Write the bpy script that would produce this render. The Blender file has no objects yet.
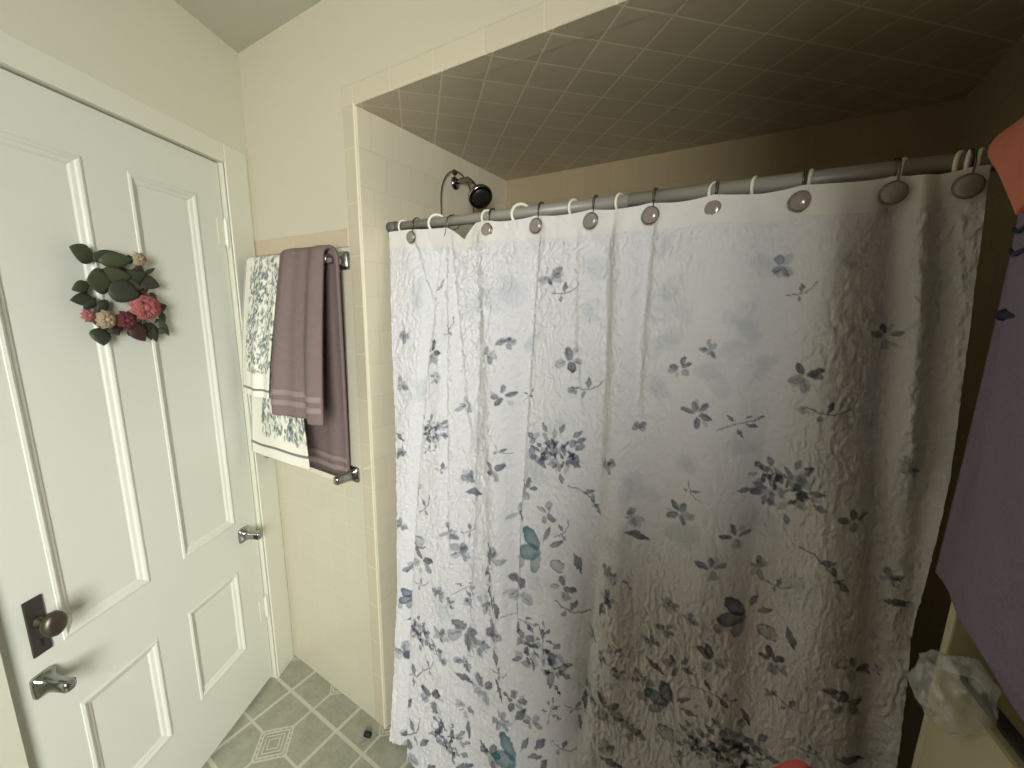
import bpy, math, random
import numpy as np
from mathutils import Vector, Matrix, noise as mnoise

# ------------------------------------------------------------------ camera, world, lights, exposure
C = bpy.context.scene.collection
SC = bpy.context.scene
EYE = 1.62                       # eye height of the photographer above the floor
F = 405.16                       # focal length in pixels of the 1024 wide frame
YAW, PITCH, ROLL = math.radians(31.923), math.radians(-10.525), math.radians(0.9376)


def cam_axes():
    fw = np.array([-math.sin(YAW) * math.cos(PITCH), math.cos(YAW) * math.cos(PITCH), math.sin(PITCH)])
    r = np.cross(fw, [0, 0, 1]); r /= np.linalg.norm(r)
    u = np.cross(r, fw)
    r2 = math.cos(ROLL) * r + math.sin(ROLL) * u
    u2 = -math.sin(ROLL) * r + math.cos(ROLL) * u
    return np.stack([r2, u2, -fw], 1)


RC = cam_axes()
cam_d = bpy.data.cameras.new('camera')
cam_d.sensor_width = 36.0
cam_d.lens = F / 1024 * 36.0
cam_d.clip_start = 0.01
cam = bpy.data.objects.new('camera', cam_d)
C.objects.link(cam)
cam.matrix_world = Matrix([[RC[0, 0], RC[0, 1], RC[0, 2], 0], [RC[1, 0], RC[1, 1], RC[1, 2], 0],
                           [RC[2, 0], RC[2, 1], RC[2, 2], EYE], [0, 0, 0, 1]])
SC.camera = cam

SC.view_settings.view_transform = 'Standard'
SC.view_settings.look = 'None'
SC.view_settings.gamma = 1.0
SC.view_settings.use_curve_mapping = False
SC.view_settings.exposure = 0.0

world = bpy.data.worlds.new('sky'); SC.world = world
world.use_nodes = True
world.node_tree.nodes['Background'].inputs[0].default_value = (0.75, 0.88, 1.0, 1)
world.node_tree.nodes['Background'].inputs[1].default_value = 0.4

# daylight through the window in the right-hand wall (behind the photographer): a patch of bright sky outside it
WIN_Y0, WIN_Y1, WIN_Z0, WIN_Z1 = -1.30, -0.35, 0.70, 2.14
sun_d = bpy.data.lights.new('window_daylight', 'AREA')
sun_d.shape = 'RECTANGLE'; sun_d.size = 1.2; sun_d.size_y = 1.6
sun_d.energy = 285
sun_d.color = (0.97, 1.0, 0.96)
sun = bpy.data.objects.new('window_daylight', sun_d); C.objects.link(sun)
sun.location = (1.10, -1.52, 1.80)
sun.rotation_euler = (Vector((-1.0, 0.50, 0.90)) - Vector(sun.location)).to_track_quat('-Z', 'Y').to_euler()


# ------------------------------------------------------------------ pixel helpers (used to measure real places on real planes)
def ray(p):
    return RC @ np.array([(p[0] - 512) / F, -(p[1] - 384) / F, -1.0])


def at_y(p, y):
    d = ray(p); v = d * (y / d[1]); return np.array([v[0], v[1], v[2] + EYE])


def at_x(p, x):
    d = ray(p); v = d * (x / d[0]); return np.array([v[0], v[1], v[2] + EYE])


# ------------------------------------------------------------------ material helpers
def lin(c):
    return tuple(((v / 255) / 12.92 if v / 255 <= 0.04045 else ((v / 255 + 0.055) / 1.055) ** 2.4) for v in c)


class S:
    """a node socket with arithmetic"""
    def __init__(s, nt, k): s.nt, s.k = nt, k

    def _m(s, op, *a):
        n = s.nt.nodes.new('ShaderNodeMath'); n.operation = op
        for i, v in enumerate((s,) + a):
            if isinstance(v, S): s.nt.links.new(v.k, n.inputs[i])
            else: n.inputs[i].default_value = v
        return S(s.nt, n.outputs[0])

    def __add__(s, o): return s._m('ADD', o)
    def __sub__(s, o): return s._m('SUBTRACT', o)
    def __mul__(s, o): return s._m('MULTIPLY', o)
    def abs(s): return s._m('ABSOLUTE')
    def frac(s): return s._m('FRACT')
    def floor(s): return s._m('FLOOR')
    def lt(s, o): return s._m('LESS_THAN', o)
    def gt(s, o): return s._m('GREATER_THAN', o)
    def max(s, o): return s._m('MAXIMUM', o)
    def min(s, o): return s._m('MINIMUM', o)
    def mod(s, o): return s._m('FLOORED_MODULO', o)


def mat_base(name, rough=0.5, metal=0.0, spec=0.5):
    m = bpy.data.materials.new(name); m.use_nodes = True
    nt = m.node_tree
    b = nt.nodes['Principled BSDF']
    b.inputs['Roughness'].default_value = rough
    b.inputs['Metallic'].default_value = metal
    b.inputs['Specular IOR Level'].default_value = spec
    return m, nt, b


def coords(nt, kind='Object'):
    tc = nt.nodes.new('ShaderNodeTexCoord')
    sp = nt.nodes.new('ShaderNodeSeparateXYZ')
    nt.links.new(tc.outputs[kind], sp.inputs[0])
    return tc, S(nt, sp.outputs[0]), S(nt, sp.outputs[1]), S(nt, sp.outputs[2])


def noise_node(nt, vec, scale, detail=3, rough=0.5, stretch=None):
    n = nt.nodes.new('ShaderNodeTexNoise')
    n.inputs['Scale'].default_value = scale
    n.inputs['Detail'].default_value = detail
    n.inputs['Roughness'].default_value = rough
    if stretch:
        mp = nt.nodes.new('ShaderNodeMapping'); mp.inputs['Scale'].default_value = stretch
        nt.links.new(vec, mp.inputs[0]); vec = mp.outputs[0]
    nt.links.new(vec, n.inputs['Vector'])
    return S(nt, n.outputs['Fac'])


def mixc(nt, fac, a, b):
    n = nt.nodes.new('ShaderNodeMix'); n.data_type = 'RGBA'
    if isinstance(fac, S): nt.links.new(fac.k, n.inputs[0])
    else: n.inputs[0].default_value = fac
    for i, v in ((6, a), (7, b)):
        if isinstance(v, tuple): n.inputs[i].default_value = v[:3] + (1,)
        else: nt.links.new(v, n.inputs[i])
    return n.outputs[2]


def bump(nt, bsdf, h, strength, dist=0.002):
    b = nt.nodes.new('ShaderNodeBump')
    b.inputs['Strength'].default_value = strength
    b.inputs['Distance'].default_value = dist
    nt.links.new(h.k, b.inputs['Height'])
    nt.links.new(b.outputs[0], bsdf.inputs['Normal'])


def plain(name, rgb, rough=0.5, metal=0.0, vary=0.06, scale=6.0, bump_s=0.0, bump_scale=40.0, spec=0.5, bump_d=0.002, stretch=None):
    m, nt, b = mat_base(name, rough, metal, spec)
    tc = nt.nodes.new('ShaderNodeTexCoord')
    c = lin(rgb)
    n = noise_node(nt, tc.outputs['Object'], scale)
    nt.links.new(mixc(nt, n, tuple(v * (1 - vary) for v in c), tuple(min(1, v * (1 + vary)) for v in c)), b.inputs['Base Color'])
    if bump_s:
        bump(nt, b, noise_node(nt, tc.outputs['Object'], bump_scale, 4, 0.6, stretch), bump_s, bump_d)
    return m


def tile_mat(name, axes, tile, grout, size=0.1095, line=0.003, phase=(0, 0), stagger=False, diag=False, rough=0.22, wobble=0.04, height=None, bump_k=0.25):
    """square glazed tiles; axes picks the two object axes of the wall"""
    m, nt, b = mat_base(name, rough)
    tc, x, y, z = coords(nt)
    ax = {'x': x, 'y': y, 'z': z}
    u, v = ax[axes[0]], ax[axes[1]]
    if diag:
        k = math.sqrt(0.5); u, v = (u - v) * k, (u + v) * k
    u = (u - phase[0]) * (1 / size); v = (v - phase[1]) * (1 / (height or size))
    if stagger: u = u + (v.floor() * 0.5)
    fu = (u.frac() - 0.5).abs(); fv = (v.frac() - 0.5).abs()
    e = 0.5 - line / size / 2
    ev = 0.5 - line / (height or size) / 2
    g = fu.gt(e).max(fv.gt(ev))
    wn = nt.nodes.new('ShaderNodeTexWhiteNoise'); wn.noise_dimensions = '2D'
    cb = nt.nodes.new('ShaderNodeCombineXYZ')
    nt.links.new(u.floor().k, cb.inputs[0]); nt.links.new(v.floor().k, cb.inputs[1])
    nt.links.new(cb.outputs[0], wn.inputs['Vector'])
    t = lin(tile)
    tcol = mixc(nt, S(nt, wn.outputs['Value']), tuple(q * (1 - wobble) for q in t), tuple(min(1, q * (1 + wobble)) for q in t))
    nt.links.new(mixc(nt, g, tcol, lin(grout)), b.inputs['Base Color'])
    edge = (fu.max(fv) - 0.5 + line / size * 1.6) * (size / line * 0.6)
    bump(nt, b, edge.max(0.0).min(1.0) * -1.0, bump_k, 0.0015)
    return m


M = {}
M['paint_wall'] = plain('cream_wall_paint', (198, 190, 168), 0.6, vary=0.02, scale=3, bump_s=0.12, bump_scale=22, bump_d=0.004)
M['paint_left'] = plain('white_wall_paint', (202, 199, 180), 0.55, vary=0.02, scale=3, bump_s=0.15, bump_scale=14, bump_d=0.005)
M['paint_door'] = plain('white_door_gloss', (208, 208, 196), 0.32, vary=0.015, scale=5, bump_s=0.10, bump_scale=30, bump_d=0.002, stretch=(1, 1, 0.3))
M['paint_trim'] = plain('white_casing_gloss', (210, 208, 192), 0.35, vary=0.02, scale=5, bump_s=0.12, bump_scale=26, bump_d=0.002, stretch=(1, 1, 0.25))
M['paint_ceiling'] = plain('white_ceiling_paint', (186, 184, 166), 0.7, vary=0.02, bump_s=0.1, bump_scale=16, bump_d=0.004)
M['tile_back'] = tile_mat('cream_wall_tile', 'xz', (198, 191, 170), (206, 200, 180), line=0.002, phase=(-1.15, 1.804), rough=0.16, wobble=0.008)
M['tile_left'] = tile_mat('cream_alcove_tile', 'yz', (210, 200, 176), (201, 190, 166), line=0.002, phase=(0.863, 2.197), stagger=True, rough=0.2, wobble=0.03)
M['tile_alc'] = tile_mat('shaded_alcove_tile_back', 'xz', (176, 158, 126), (171, 153, 121), line=0.002, phase=(-1.09, 2.197), stagger=True, rough=0.22, wobble=0.03)  # same cream tile, shade of the back wall put into its colour
M['tile_right'] = tile_mat('shaded_alcove_tile_right', 'yz', (160, 147, 120), (148, 136, 110), line=0.002, phase=(0.863, 2.197), stagger=True, rough=0.22, wobble=0.03)  # same cream tile, darkened further for the shaded right end
M['tile_soffit'] = tile_mat('diagonal_soffit_tile', 'xy', (186, 174, 150), (216, 204, 176), line=0.0042, size=0.109, phase=(-0.939, 0.183), diag=True, rough=0.3, wobble=0.05)
M['tile_trim_h'] = tile_mat('trim_tile_band', 'xz', (200, 190, 166), (212, 202, 178), size=0.1565, line=0.003, phase=(-0.9395, 0), rough=0.2, wobble=0.02, height=50.0)
M['tile_trim_v'] = tile_mat('trim_tile_column', 'xz', (192, 182, 158), (206, 198, 174), size=50.0, line=0.003, phase=(-20, 1.62), rough=0.2, wobble=0.02, height=0.155)
M['cap'] = tile_mat('pinkish_cap_tile', 'xz', (192, 175, 150), (202, 186, 162), size=0.152, line=0.0025, phase=(-1.15, 0), rough=0.2, wobble=0.02, height=50.0)
M['bounce_dark'] = plain('bounce_cutting_brown', (104, 84, 62), 0.6, vary=0.15)  # dark brown added on unseen surfaces to cut bounce light
M['grout_line'] = plain('grout_edge', (232, 224, 200), 0.5)
M['chrome'] = plain('chrome', (165, 168, 164), 0.22, 1.0, vary=0.03)
M['dark_chrome'] = plain('shower_chrome', (150, 145, 138), 0.15, 1.0, vary=0.05)
M['dark_metal'] = plain('dark_spray_face', (62, 61, 56), 0.3, 0.6)
M['bronze'] = plain('aged_bronze', (92, 84, 74), 0.42, 0.85, vary=0.25, scale=30)
M['bronze_plate'] = plain('dark_bronze_plate', (74, 68, 62), 0.5, 0.6, vary=0.2, scale=25)
M['hole'] = plain('dark_socket', (20, 20, 19), 0.7)
M['rod'] = plain('grey_rod', (152, 148, 138), 0.42, 0.1, vary=0.04)
M['rod_cap'] = plain('grey_rubber_cap', (92, 92, 90), 0.5)
M['ring'] = plain('white_plastic', (236, 230, 212), 0.3)
M['wire'] = plain('dark_steel_wire', (110, 106, 100), 0.25, 0.9)
M['pearl'] = plain('grey_pearl', (150, 140, 130), 0.2, 0.15, vary=0.1, scale=60)
M['pearl_rim'] = plain('pearl_setting', (120, 112, 102), 0.3, 0.8)
M['white_bar'] = plain('white_plastic_bar', (228, 218, 198), 0.3)
M['tub'] = plain('white_enamel', (225, 222, 212), 0.15)
M['cream_cab'] = plain('cream_cabinet_paint', (186, 178, 146), 0.5, vary=0.05, bump_s=0.25, bump_scale=60, bump_d=0.003)
M['dark_rail'] = plain('dark_grey_rail', (52, 50, 48), 0.4)
M['basket'] = plain('white_wicker', (205, 198, 182), 0.6, bump_s=0.4, bump_scale=70)
M['stem'] = plain('brown_vine', (74, 58, 40), 0.8)
M['leaf'] = plain('green_silk_leaf', (60, 66, 42), 0.6, vary=0.3, scale=30)
M['leaf_dark'] = plain('dark_green_silk_leaf', (44, 50, 36), 0.6, vary=0.3, scale=30)
M['leaf_brown'] = plain('maroon_leaf', (58, 32, 30), 0.65, vary=0.3, scale=30)
M['rose'] = plain('dusty_pink_silk', (150, 80, 78), 0.7, vary=0.25, scale=60)
M['rose_dark'] = plain('dark_red_silk', (92, 32, 38), 0.7, vary=0.25, scale=50)
M['pale_flower'] = plain('pale_beige_silk', (150, 132, 106), 0.7, vary=0.25, scale=60)
M['bud'] = plain('pink_bud_silk', (145, 86, 82), 0.7, vary=0.2, scale=50)


def terry(name, rgb, s=0.9, scale=260, d=0.003):
    return plain(name, rgb, 0.95, vary=0.10, scale=40, bump_s=s, bump_scale=scale, spec=0.15, bump_d=d)


M['mauve'] = terry('mauve_terry', (122, 106, 102))
M['mauve_band'] = plain('mauve_band', (138, 121, 118), 0.8, bump_s=0.3, bump_scale=300)
M['purple'] = terry('purple_terry', (130, 116, 134), 1.0, 200, 0.004)
M['navy'] = plain('navy_ribbon', (24, 24, 44), 0.8)
M['salmon'] = terry('salmon_terry', (200, 122, 102), 0.7, 160)
M['pink'] = terry('pink_terry', (220, 104, 100), 0.8, 160)


def painted(name, rough=0.85, bump_s=0.0, bump_scale=60, stretch=None, d=0.003):
    """cloth whose print is stored in a colour attribute"""
    m, nt, b = mat_base(name, rough, 0, 0.2)
    a = nt.nodes.new('ShaderNodeAttribute'); a.attribute_name = 'print'
    nt.links.new(a.outputs['Color'], b.inputs['Base Color'])
    if bump_s:
        tc = nt.nodes.new('ShaderNodeTexCoord')
        bump(nt, b, noise_node(nt, tc.outputs['Object'], bump_scale, 5, 0.6, stretch), bump_s, d)
    return m


M['curtain'] = painted('crinkled_curtain_print', 0.85, 1.0, 105, (1, 0.3, 0.45), 0.0065)
M['floral'] = painted('floral_towel_print', 0.9, 0.5, 260)
M['hem'] = plain('curtain_hem', (219, 215, 211), 0.85, vary=0.03, bump_s=0.3, bump_scale=60, bump_d=0.003, spec=0.2)


def crumpled_plastic():
    m = bpy.data.materials.new('clear_plastic_bag'); m.use_nodes = True
    nt = m.node_tree; nt.nodes.clear()
    out = nt.nodes.new('ShaderNodeOutputMaterial')
    tr = nt.nodes.new('ShaderNodeBsdfTransparent')
    gl = nt.nodes.new('ShaderNodeBsdfGlossy'); gl.inputs['Roughness'].default_value = 0.18
    df = nt.nodes.new('ShaderNodeBsdfDiffuse'); df.inputs['Color'].default_value = (0.8, 0.82, 0.8, 1)
    tc = nt.nodes.new('ShaderNodeTexCoord')
    n = noise_node(nt, tc.outputs['Object'], 40, 4, 0.6)
    m1 = nt.nodes.new('ShaderNodeMixShader'); m1.inputs[0].default_value = 0.35
    nt.links.new(df.outputs[0], m1.inputs[1]); nt.links.new(gl.outputs[0], m1.inputs[2])
    m2 = nt.nodes.new('ShaderNodeMixShader')
    nt.links.new((n * 0.55 + 0.08).k, m2.inputs[0])
    nt.links.new(tr.outputs[0], m2.inputs[1]); nt.links.new(m1.outputs[0], m2.inputs[2])
    nt.links.new(m2.outputs[0], out.inputs[0])
    return m


M['plastic'] = crumpled_plastic()


def floor_mat():
    m, nt, b = mat_base('patterned_vinyl_floor', 0.35)
    tc, x, y, z = coords(nt)
    T = 0.311
    u = (x + 1.556) * (1 / T); v = (y - 0.752) * (1 / T)
    cu = (u.frac() - 0.5).abs() * T; cv = (v.frac() - 0.5).abs() * T
    border = cu.gt(T / 2 - 0.0065).max(cv.gt(T / 2 - 0.0065))
    cross = cu.lt(0.0045).max(cv.lt(0.0045))
    dm = cu + cv
    inside = dm.lt(0.083)
    cross = cross * (dm.gt(0.083))
    ring = ((dm - 0.0785).abs().lt(0.0045)).max((dm - 0.0625).abs().lt(0.004)).max((dm - 0.044).abs().lt(0.003)).max((dm - 0.026).abs().lt(0.003))
    # small dark beads between the outer two outlines
    dash = (((cu - cv) * (1 / 0.028)).frac() - 0.5).abs().lt(0.12) * ((dm - 0.0705).abs().lt(0.0045))
    line = border.max(cross).max(ring * inside).max(dash)
    n1 = noise_node(nt, tc.outputs['Object'], 18, 5, 0.65)
    n2 = noise_node(nt, tc.outputs['Object'], 90, 3, 0.6)
    base = mixc(nt, (n1 * 1.6 - 0.3 + (n2 - 0.5) * 0.8).max(0.0).min(1.0), lin((134, 134, 116)), lin((164, 163, 145)))
    ln = mixc(nt, n2, lin((176, 174, 154)), lin((198, 195, 175)))
    nt.links.new(mixc(nt, line, base, ln), b.inputs['Base Color'])
    bump(nt, b, n2 - line * 0.6, 0.15, 0.002)
    return m


M['floor'] = floor_mat()


# ------------------------------------------------------------------ mesh helpers
class MB:
    def __init__(s): s.v, s.f = [], []

    def add(s, vs, fs):
        o = len(s.v)
        s.v += [tuple(map(float, p)) for p in vs]
        s.f += [tuple(i + o for i in q) for q in fs]
        return s

    def box(s, a, b):
        x0, y0, z0 = a; x1, y1, z1 = b
        return s.add([(x0, y0, z0), (x1, y0, z0), (x1, y1, z0), (x0, y1, z0), (x0, y0, z1), (x1, y0, z1), (x1, y1, z1), (x0, y1, z1)],
                     [(0, 3, 2, 1), (4, 5, 6, 7), (0, 1, 5, 4), (1, 2, 6, 5), (2, 3, 7, 6), (3, 0, 4, 7)])

    def prism(s, poly, z0, z1):
        n = len(poly)
        vs = [(p[0], p[1], z0) for p in poly] + [(p[0], p[1], z1) for p in poly]
        fs = [tuple(range(n - 1, -1, -1)), tuple(range(n, 2 * n))] + [(i, (i + 1) % n, n + (i + 1) % n, n + i) for i in range(n)]
        return s.add(vs, fs)

    def tube(s, path, r, seg=10, closed=False, cap=True):
        P = [Vector(p) for p in path]; n = len(P)
        rr = r if isinstance(r, (list, tuple)) else [r] * n
        vs, prev = [], None
        for i in range(n):
            if closed: t = P[(i + 1) % n] - P[i - 1]
            else: t = P[min(i + 1, n - 1)] - P[max(i - 1, 0)]
            t.normalize()
            if prev is None:
                a = Vector((0, 0, 1)) if abs(t.z) < 0.9 else Vector((1, 0, 0))
                nx = t.cross(a).normalized()
            else:
                nx = (prev - t * prev.dot(t)).normalized()
            prev = nx; ny = t.cross(nx)
            for k in range(seg):
                a = 2 * math.pi * k / seg
                vs.append(P[i] + (nx * math.cos(a) + ny * math.sin(a)) * rr[i])
        fs = []
        for i in range(n if closed else n - 1):
            j = (i + 1) % n
            for k in range(seg):
                k2 = (k + 1) % seg
                fs.append((i * seg + k, i * seg + k2, j * seg + k2, j * seg + k))
        if cap and not closed:
            fs.append(tuple(range(seg - 1, -1, -1))); fs.append(tuple(range((n - 1) * seg, n * seg)))
        return s.add(vs, fs)

    def lathe(s, prof, origin=(0, 0, 0), axis=(0, 0, 1), seg=24, squash=(1, 1)):
        """prof = [(radius, height)], turned round axis"""
        ax = Vector(axis).normalized()
        a = Vector((0, 0, 1)) if abs(ax.z) < 0.9 else Vector((1, 0, 0))
        nx = ax.cross(a).normalized(); ny = ax.cross(nx)
        o = Vector(origin); vs, fs = [], []
        for r, h in prof:
            for k in range(seg):
                t = 2 * math.pi * k / seg
                vs.append(o + ax * h + (nx * math.cos(t) * squash[0] + ny * math.sin(t) * squash[1]) * r)
        for i in range(len(prof) - 1):
            for k in range(seg):
                k2 = (k + 1) % seg
                fs.append((i * seg + k, i * seg + k2, (i + 1) * seg + k2, (i + 1) * seg + k))
        fs.append(tuple(range(seg - 1, -1, -1))); fs.append(tuple(range((len(prof) - 1) * seg, len(prof) * seg)))
        return s.add(vs, fs)

    def loft(s, rings):
        n = len(rings[0]); vs = [p for r in rings for p in r]; fs = []
        for i in range(len(rings) - 1):
            for k in range(n):
                k2 = (k + 1) % n
                fs.append((i * n + k, i * n + k2, (i + 1) * n + k2, (i + 1) * n + k))
        fs.append(tuple(range(n - 1, -1, -1))); fs.append(tuple(range((len(rings) - 1) * n, len(rings) * n)))
        return s.add(vs, fs)

    def build(s, name, mat, parent=None, smooth=False, bevel=0.0, seg=2):
        me = bpy.data.meshes.new(name)
        me.from_pydata(s.v, [], s.f)
        me.validate(); me.update()
        import bmesh
        bm = bmesh.new(); bm.from_mesh(me)
        bmesh.ops.recalc_face_normals(bm, faces=bm.faces)
        bm.to_mesh(me); bm.free()
        if isinstance(mat, str): mat = M[mat]
        me.materials.append(mat)
        o = bpy.data.objects.new(name, me); C.objects.link(o)
        if smooth:
            me.polygons.foreach_set('use_smooth', [True] * len(me.polygons))
        if bevel:
            b = o.modifiers.new('bevel', 'BEVEL'); b.width = bevel; b.segments = seg; b.limit_method = 'ANGLE'; b.angle_limit = math.radians(40)
        if parent: o.parent = parent
        return o


def grid_obj(name, P, mat, parent=None, cols=None, thick=0.0, smooth=True):
    """P: (rows, columns, 3) array -> cloth sheet; cols: (rows, columns, 3) linear print"""
    nz, nx = P.shape[:2]
    me = bpy.data.meshes.new(name)
    me.vertices.add(nz * nx)
    me.vertices.foreach_set('co', P.reshape(-1).astype(np.float32))
    i, j = np.meshgrid(np.arange(nz - 1), np.arange(nx - 1), indexing='ij')
    a = (i * nx + j).ravel()
    q = np.stack([a, a + 1, a + nx + 1, a + nx], 1)
    nf = len(q)
    me.loops.add(nf * 4); me.polygons.add(nf)
    me.loops.foreach_set('vertex_index', q.ravel().astype(np.int32))
    me.polygons.foreach_set('loop_start', (np.arange(nf) * 4).astype(np.int32))
    me.polygons.foreach_set('use_smooth', np.full(nf, smooth))
    me.update(calc_edges=True); me.validate()
    if cols is not None:
        at = me.color_attributes.new('print', 'FLOAT_COLOR', 'POINT')
        c4 = np.ones((nz * nx, 4), np.float32); c4[:, :3] = cols.reshape(-1, 3)
        at.data.foreach_set('color', c4.ravel())
    if isinstance(mat, str): mat = M[mat]
    me.materials.append(mat)
    o = bpy.data.objects.new(name, me); C.objects.link(o)
    if thick:
        s = o.modifiers.new('thickness', 'SOLIDIFY'); s.thickness = thick; s.offset = 0
    if parent: o.parent = parent
    return o


def empty(name, loc=(0, 0, 0), rz=0.0):
    o = bpy.data.objects.new(name, None); C.objects.link(o)
    o.empty_display_size = 0.05
    o.location = loc; o.rotation_euler = (0, 0, rz)
    return o


def tag(o, label, cat, group=None):
    o['label'] = label; o['category'] = cat
    if group: o['group'] = group
    return o


def thing(name, label, cat, loc=(0, 0, 0), rz=0.0, group=None):
    return tag(empty(name, loc, rz), label, cat, group)


def struct(o):
    o['kind'] = 'structure'; return o


# ------------------------------------------------------------------ the room
CEIL = 2.505
XA, YW, XR, YB, SOF = -1.0917, 0.863, 0.38, 1.675, EYE + 0.577     # alcove left wall, back wall front, right wall, alcove back, soffit height
CORNER = np.array([-1.711, 0.858])                                  # corner of door wall and back wall
DD = np.array([-0.45238801, 0.89182122])                            # along the door wall, towards the corner
NN = np.array([0.89182122, 0.45238801])                             # out of the door wall into the room
REAR = -1.5
DANG = math.atan2(DD[1], DD[0])


def dw(s, off): return CORNER + DD * s + NN * off                   # door wall coordinates to the floor plan


S_END = -(CORNER[1] - REAR) / DD[1]
struct(MB().prism([(-1.95, 1.72), (0.5, 1.72), (0.5, REAR - 0.1), (-0.9, REAR - 0.1), (-1.95, 0.9)], -0.06, 0.0).build('floor', 'floor'))
struct(MB().prism([(-1.95, 0.96), (0.5, 0.96), (0.5, REAR - 0.1), (-0.9, REAR - 0.1), (-1.95, 0.9)], CEIL, CEIL + 0.06).build('ceiling', 'paint_ceiling'))

# back wall: plaster above, tile wainscot below, open alcove on its right
b = MB()
b.box((-1.90, YW, 0), (-1.149, YW + 0.057, EYE + 0.184 + 0.056))
lower = struct(b.build('wall_back', 'tile_back'))
b = MB()
b.box((-1.90, YW + 0.002, EYE + 0.24), (-1.149, YW + 0.057, CEIL))
b.box((-1.149, YW + 0.002, EYE + 0.634), (0.45, YW + 0.057, CEIL))
struct(b.build('wall_back_plaster', 'paint_wall'))
b = MB(); b.box((-1.72, YW - 0.006, EYE + 0.184), (-1.149, YW + 0.001, EYE + 0.240))
struct(b.build('trim_1', 'cap', bevel=0.003))
b = MB(); b.box((-1.149, YW - 0.004, 0.0), (XA - 0.001, YW + 0.004, EYE + 0.634))
struct(b.build('trim_2', 'tile_trim_v', bevel=0.004))
b = MB(); b.box((XA - 0.006, YW - 0.0045, 0.0), (XA - 0.001, YW + 0.02, EYE + 0.580))
struct(b.build('trim_3', 'grout_line'))
b = MB(); b.box((-1.149, YW - 0.0045, EYE + 0.577), (XR, YW + 0.057, EYE + 0.634))
struct(b.build('trim_4', 'tile_trim_h', bevel=0.004))
b = MB(); b.box((XA - 0.057, YW + 0.004, 0), (XA, YB, SOF))
struct(b.build('wall_alcove_left', 'tile_left'))
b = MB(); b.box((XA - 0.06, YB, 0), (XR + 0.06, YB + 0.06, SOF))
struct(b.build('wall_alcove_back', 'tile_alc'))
b = MB(); b.box((XA - 0.06, YW + 0.057, SOF), (XR + 0.06, YB + 0.06, SOF + 0.06)); b.box((XA, YW - 0.003, SOF - 0.001), (XR, YW + 0.058, SOF + 0.01))
struct(b.build('ceiling_alcove', 'tile_soffit'))
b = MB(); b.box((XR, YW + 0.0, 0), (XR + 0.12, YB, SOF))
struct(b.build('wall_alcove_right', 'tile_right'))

# right wall with its window, rear wall
b = MB()
b.box((XR, REAR, 0), (XR + 0.12, YW, WIN_Z0)); b.box((XR, REAR, WIN_Z1), (XR + 0.12, YW + 0.06, CEIL))
b.box((XR, REAR, WIN_Z0), (XR + 0.12, WIN_Y0, WIN_Z1)); b.box((XR, WIN_Y1, WIN_Z0), (XR + 0.12, YW, WIN_Z1))
struct(b.build('wall_right', 'paint_wall'))
b = MB()
for y in (WIN_Y0, WIN_Y1 - 0.04): b.box((XR + 0.02, y, WIN_Z0), (XR + 0.08, y + 0.04, WIN_Z1))
for z in (WIN_Z0, WIN_Z1 - 0.04, (WIN_Z0 + WIN_Z1) / 2 - 0.02): b.box((XR + 0.02, WIN_Y0 + 0.04, z), (XR + 0.08, WIN_Y1 - 0.04, z + 0.04))
struct(b.build('window_1', 'paint_trim', bevel=0.004))
b = MB(); b.box((-0.95, REAR - 0.1, 0), (XR + 0.12, REAR, CEIL))
struct(b.build('wall_rear', 'bounce_dark'))  # out of view, made dark so it bounces little light


# unseen block added beside the camera to shade the curtain's lower right
b = MB(); b.box((0.16, -0.36, 0.0), (XR, -0.06, 1.58))
struct(b.build('wall_light_block', 'bounce_dark', bevel=0.004))


# the angled wall with the door: local x = along the wall, local -y = into the room
def door_local(o):
    o.location = (CORNER[0], CORNER[1], 0); o.rotation_euler = (0, 0, DANG); return o


D_OFF = 0.025
KD = (1.14 + D_OFF) / 1.19


def ks(s): return (s + 1.535) * KD - 1.535          # measured along a slightly deeper plane, brought to the door face


def kz(z): return EYE + (z - EYE) * KD


D_L, D_R, D_T, D_B = ks(-0.880), ks(-0.085), kz(EYE + 0.489), 0.020
b = MB()
b.box((-1.05, 0.004, 0), (D_L - 0.002, 0.16, CEIL)); b.box((D_R + 0.002, 0.004, 0), (0.12, 0.16, CEIL)); b.box((D_L - 0.002, 0.004, D_T + 0.004), (D_R + 0.002, 0.16, CEIL))
struct(door_local(b.build('wall_left', 'paint_left')))
b = MB(); b.box((S_END - 0.2, 0.008, 0), (-1.05, 0.16, CEIL))
struct(door_local(b.build('wall_left_rear', 'bounce_dark')))  # unseen stretch darkened to keep bounce off the curtain
b = MB()   # hinge-side casing
b.box((D_R + 0.002, 0.0, 0), (-0.004, 0.012, EYE + 0.545))
struct(door_local(b.build('trim_5', 'paint_trim', bevel=0.003)))
b = MB()   # head casing
b.box((D_L - 0.09, 0.0005, D_T + 0.003), (D_R + 0.002, 0.014, EYE + 0.545))
struct(door_local(b.build('trim_6', 'paint_trim', bevel=0.002)))
b = MB()   # latch-side casing
b.box((-1.045, -0.012, 0), (-0.962, 0.008, D_T)); b.box((-0.962, 0.012, 0), (D_L - 0.003, 0.03, D_T))
struct(door_local(b.build('trim_7', 'paint_trim', bevel=0.003)))

# door leaf: stiles, rails and four sunk panels with moulded edges
PANELS = [(-0.757, -0.540, EYE - 0.833, EYE + 0.357), (-0.418, -0.200, EYE - 0.835, EYE + 0.357),
          (-0.752, -0.547, EYE - 1.392, EYE - 1.036), (-0.429, -0.215, EYE - 1.382, EYE - 1.036)]
PANELS = [(ks(a), ks(c), kz(d), kz(e)) for a, c, d, e in PANELS]
door = door_local(empty('door_1')); struct(door)
b = MB()
FY, BY = D_OFF, D_OFF + 0.038


def fb(x0, x1, z0, z1): b.box((x0, FY, z0), (x1, BY, z1))


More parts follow.
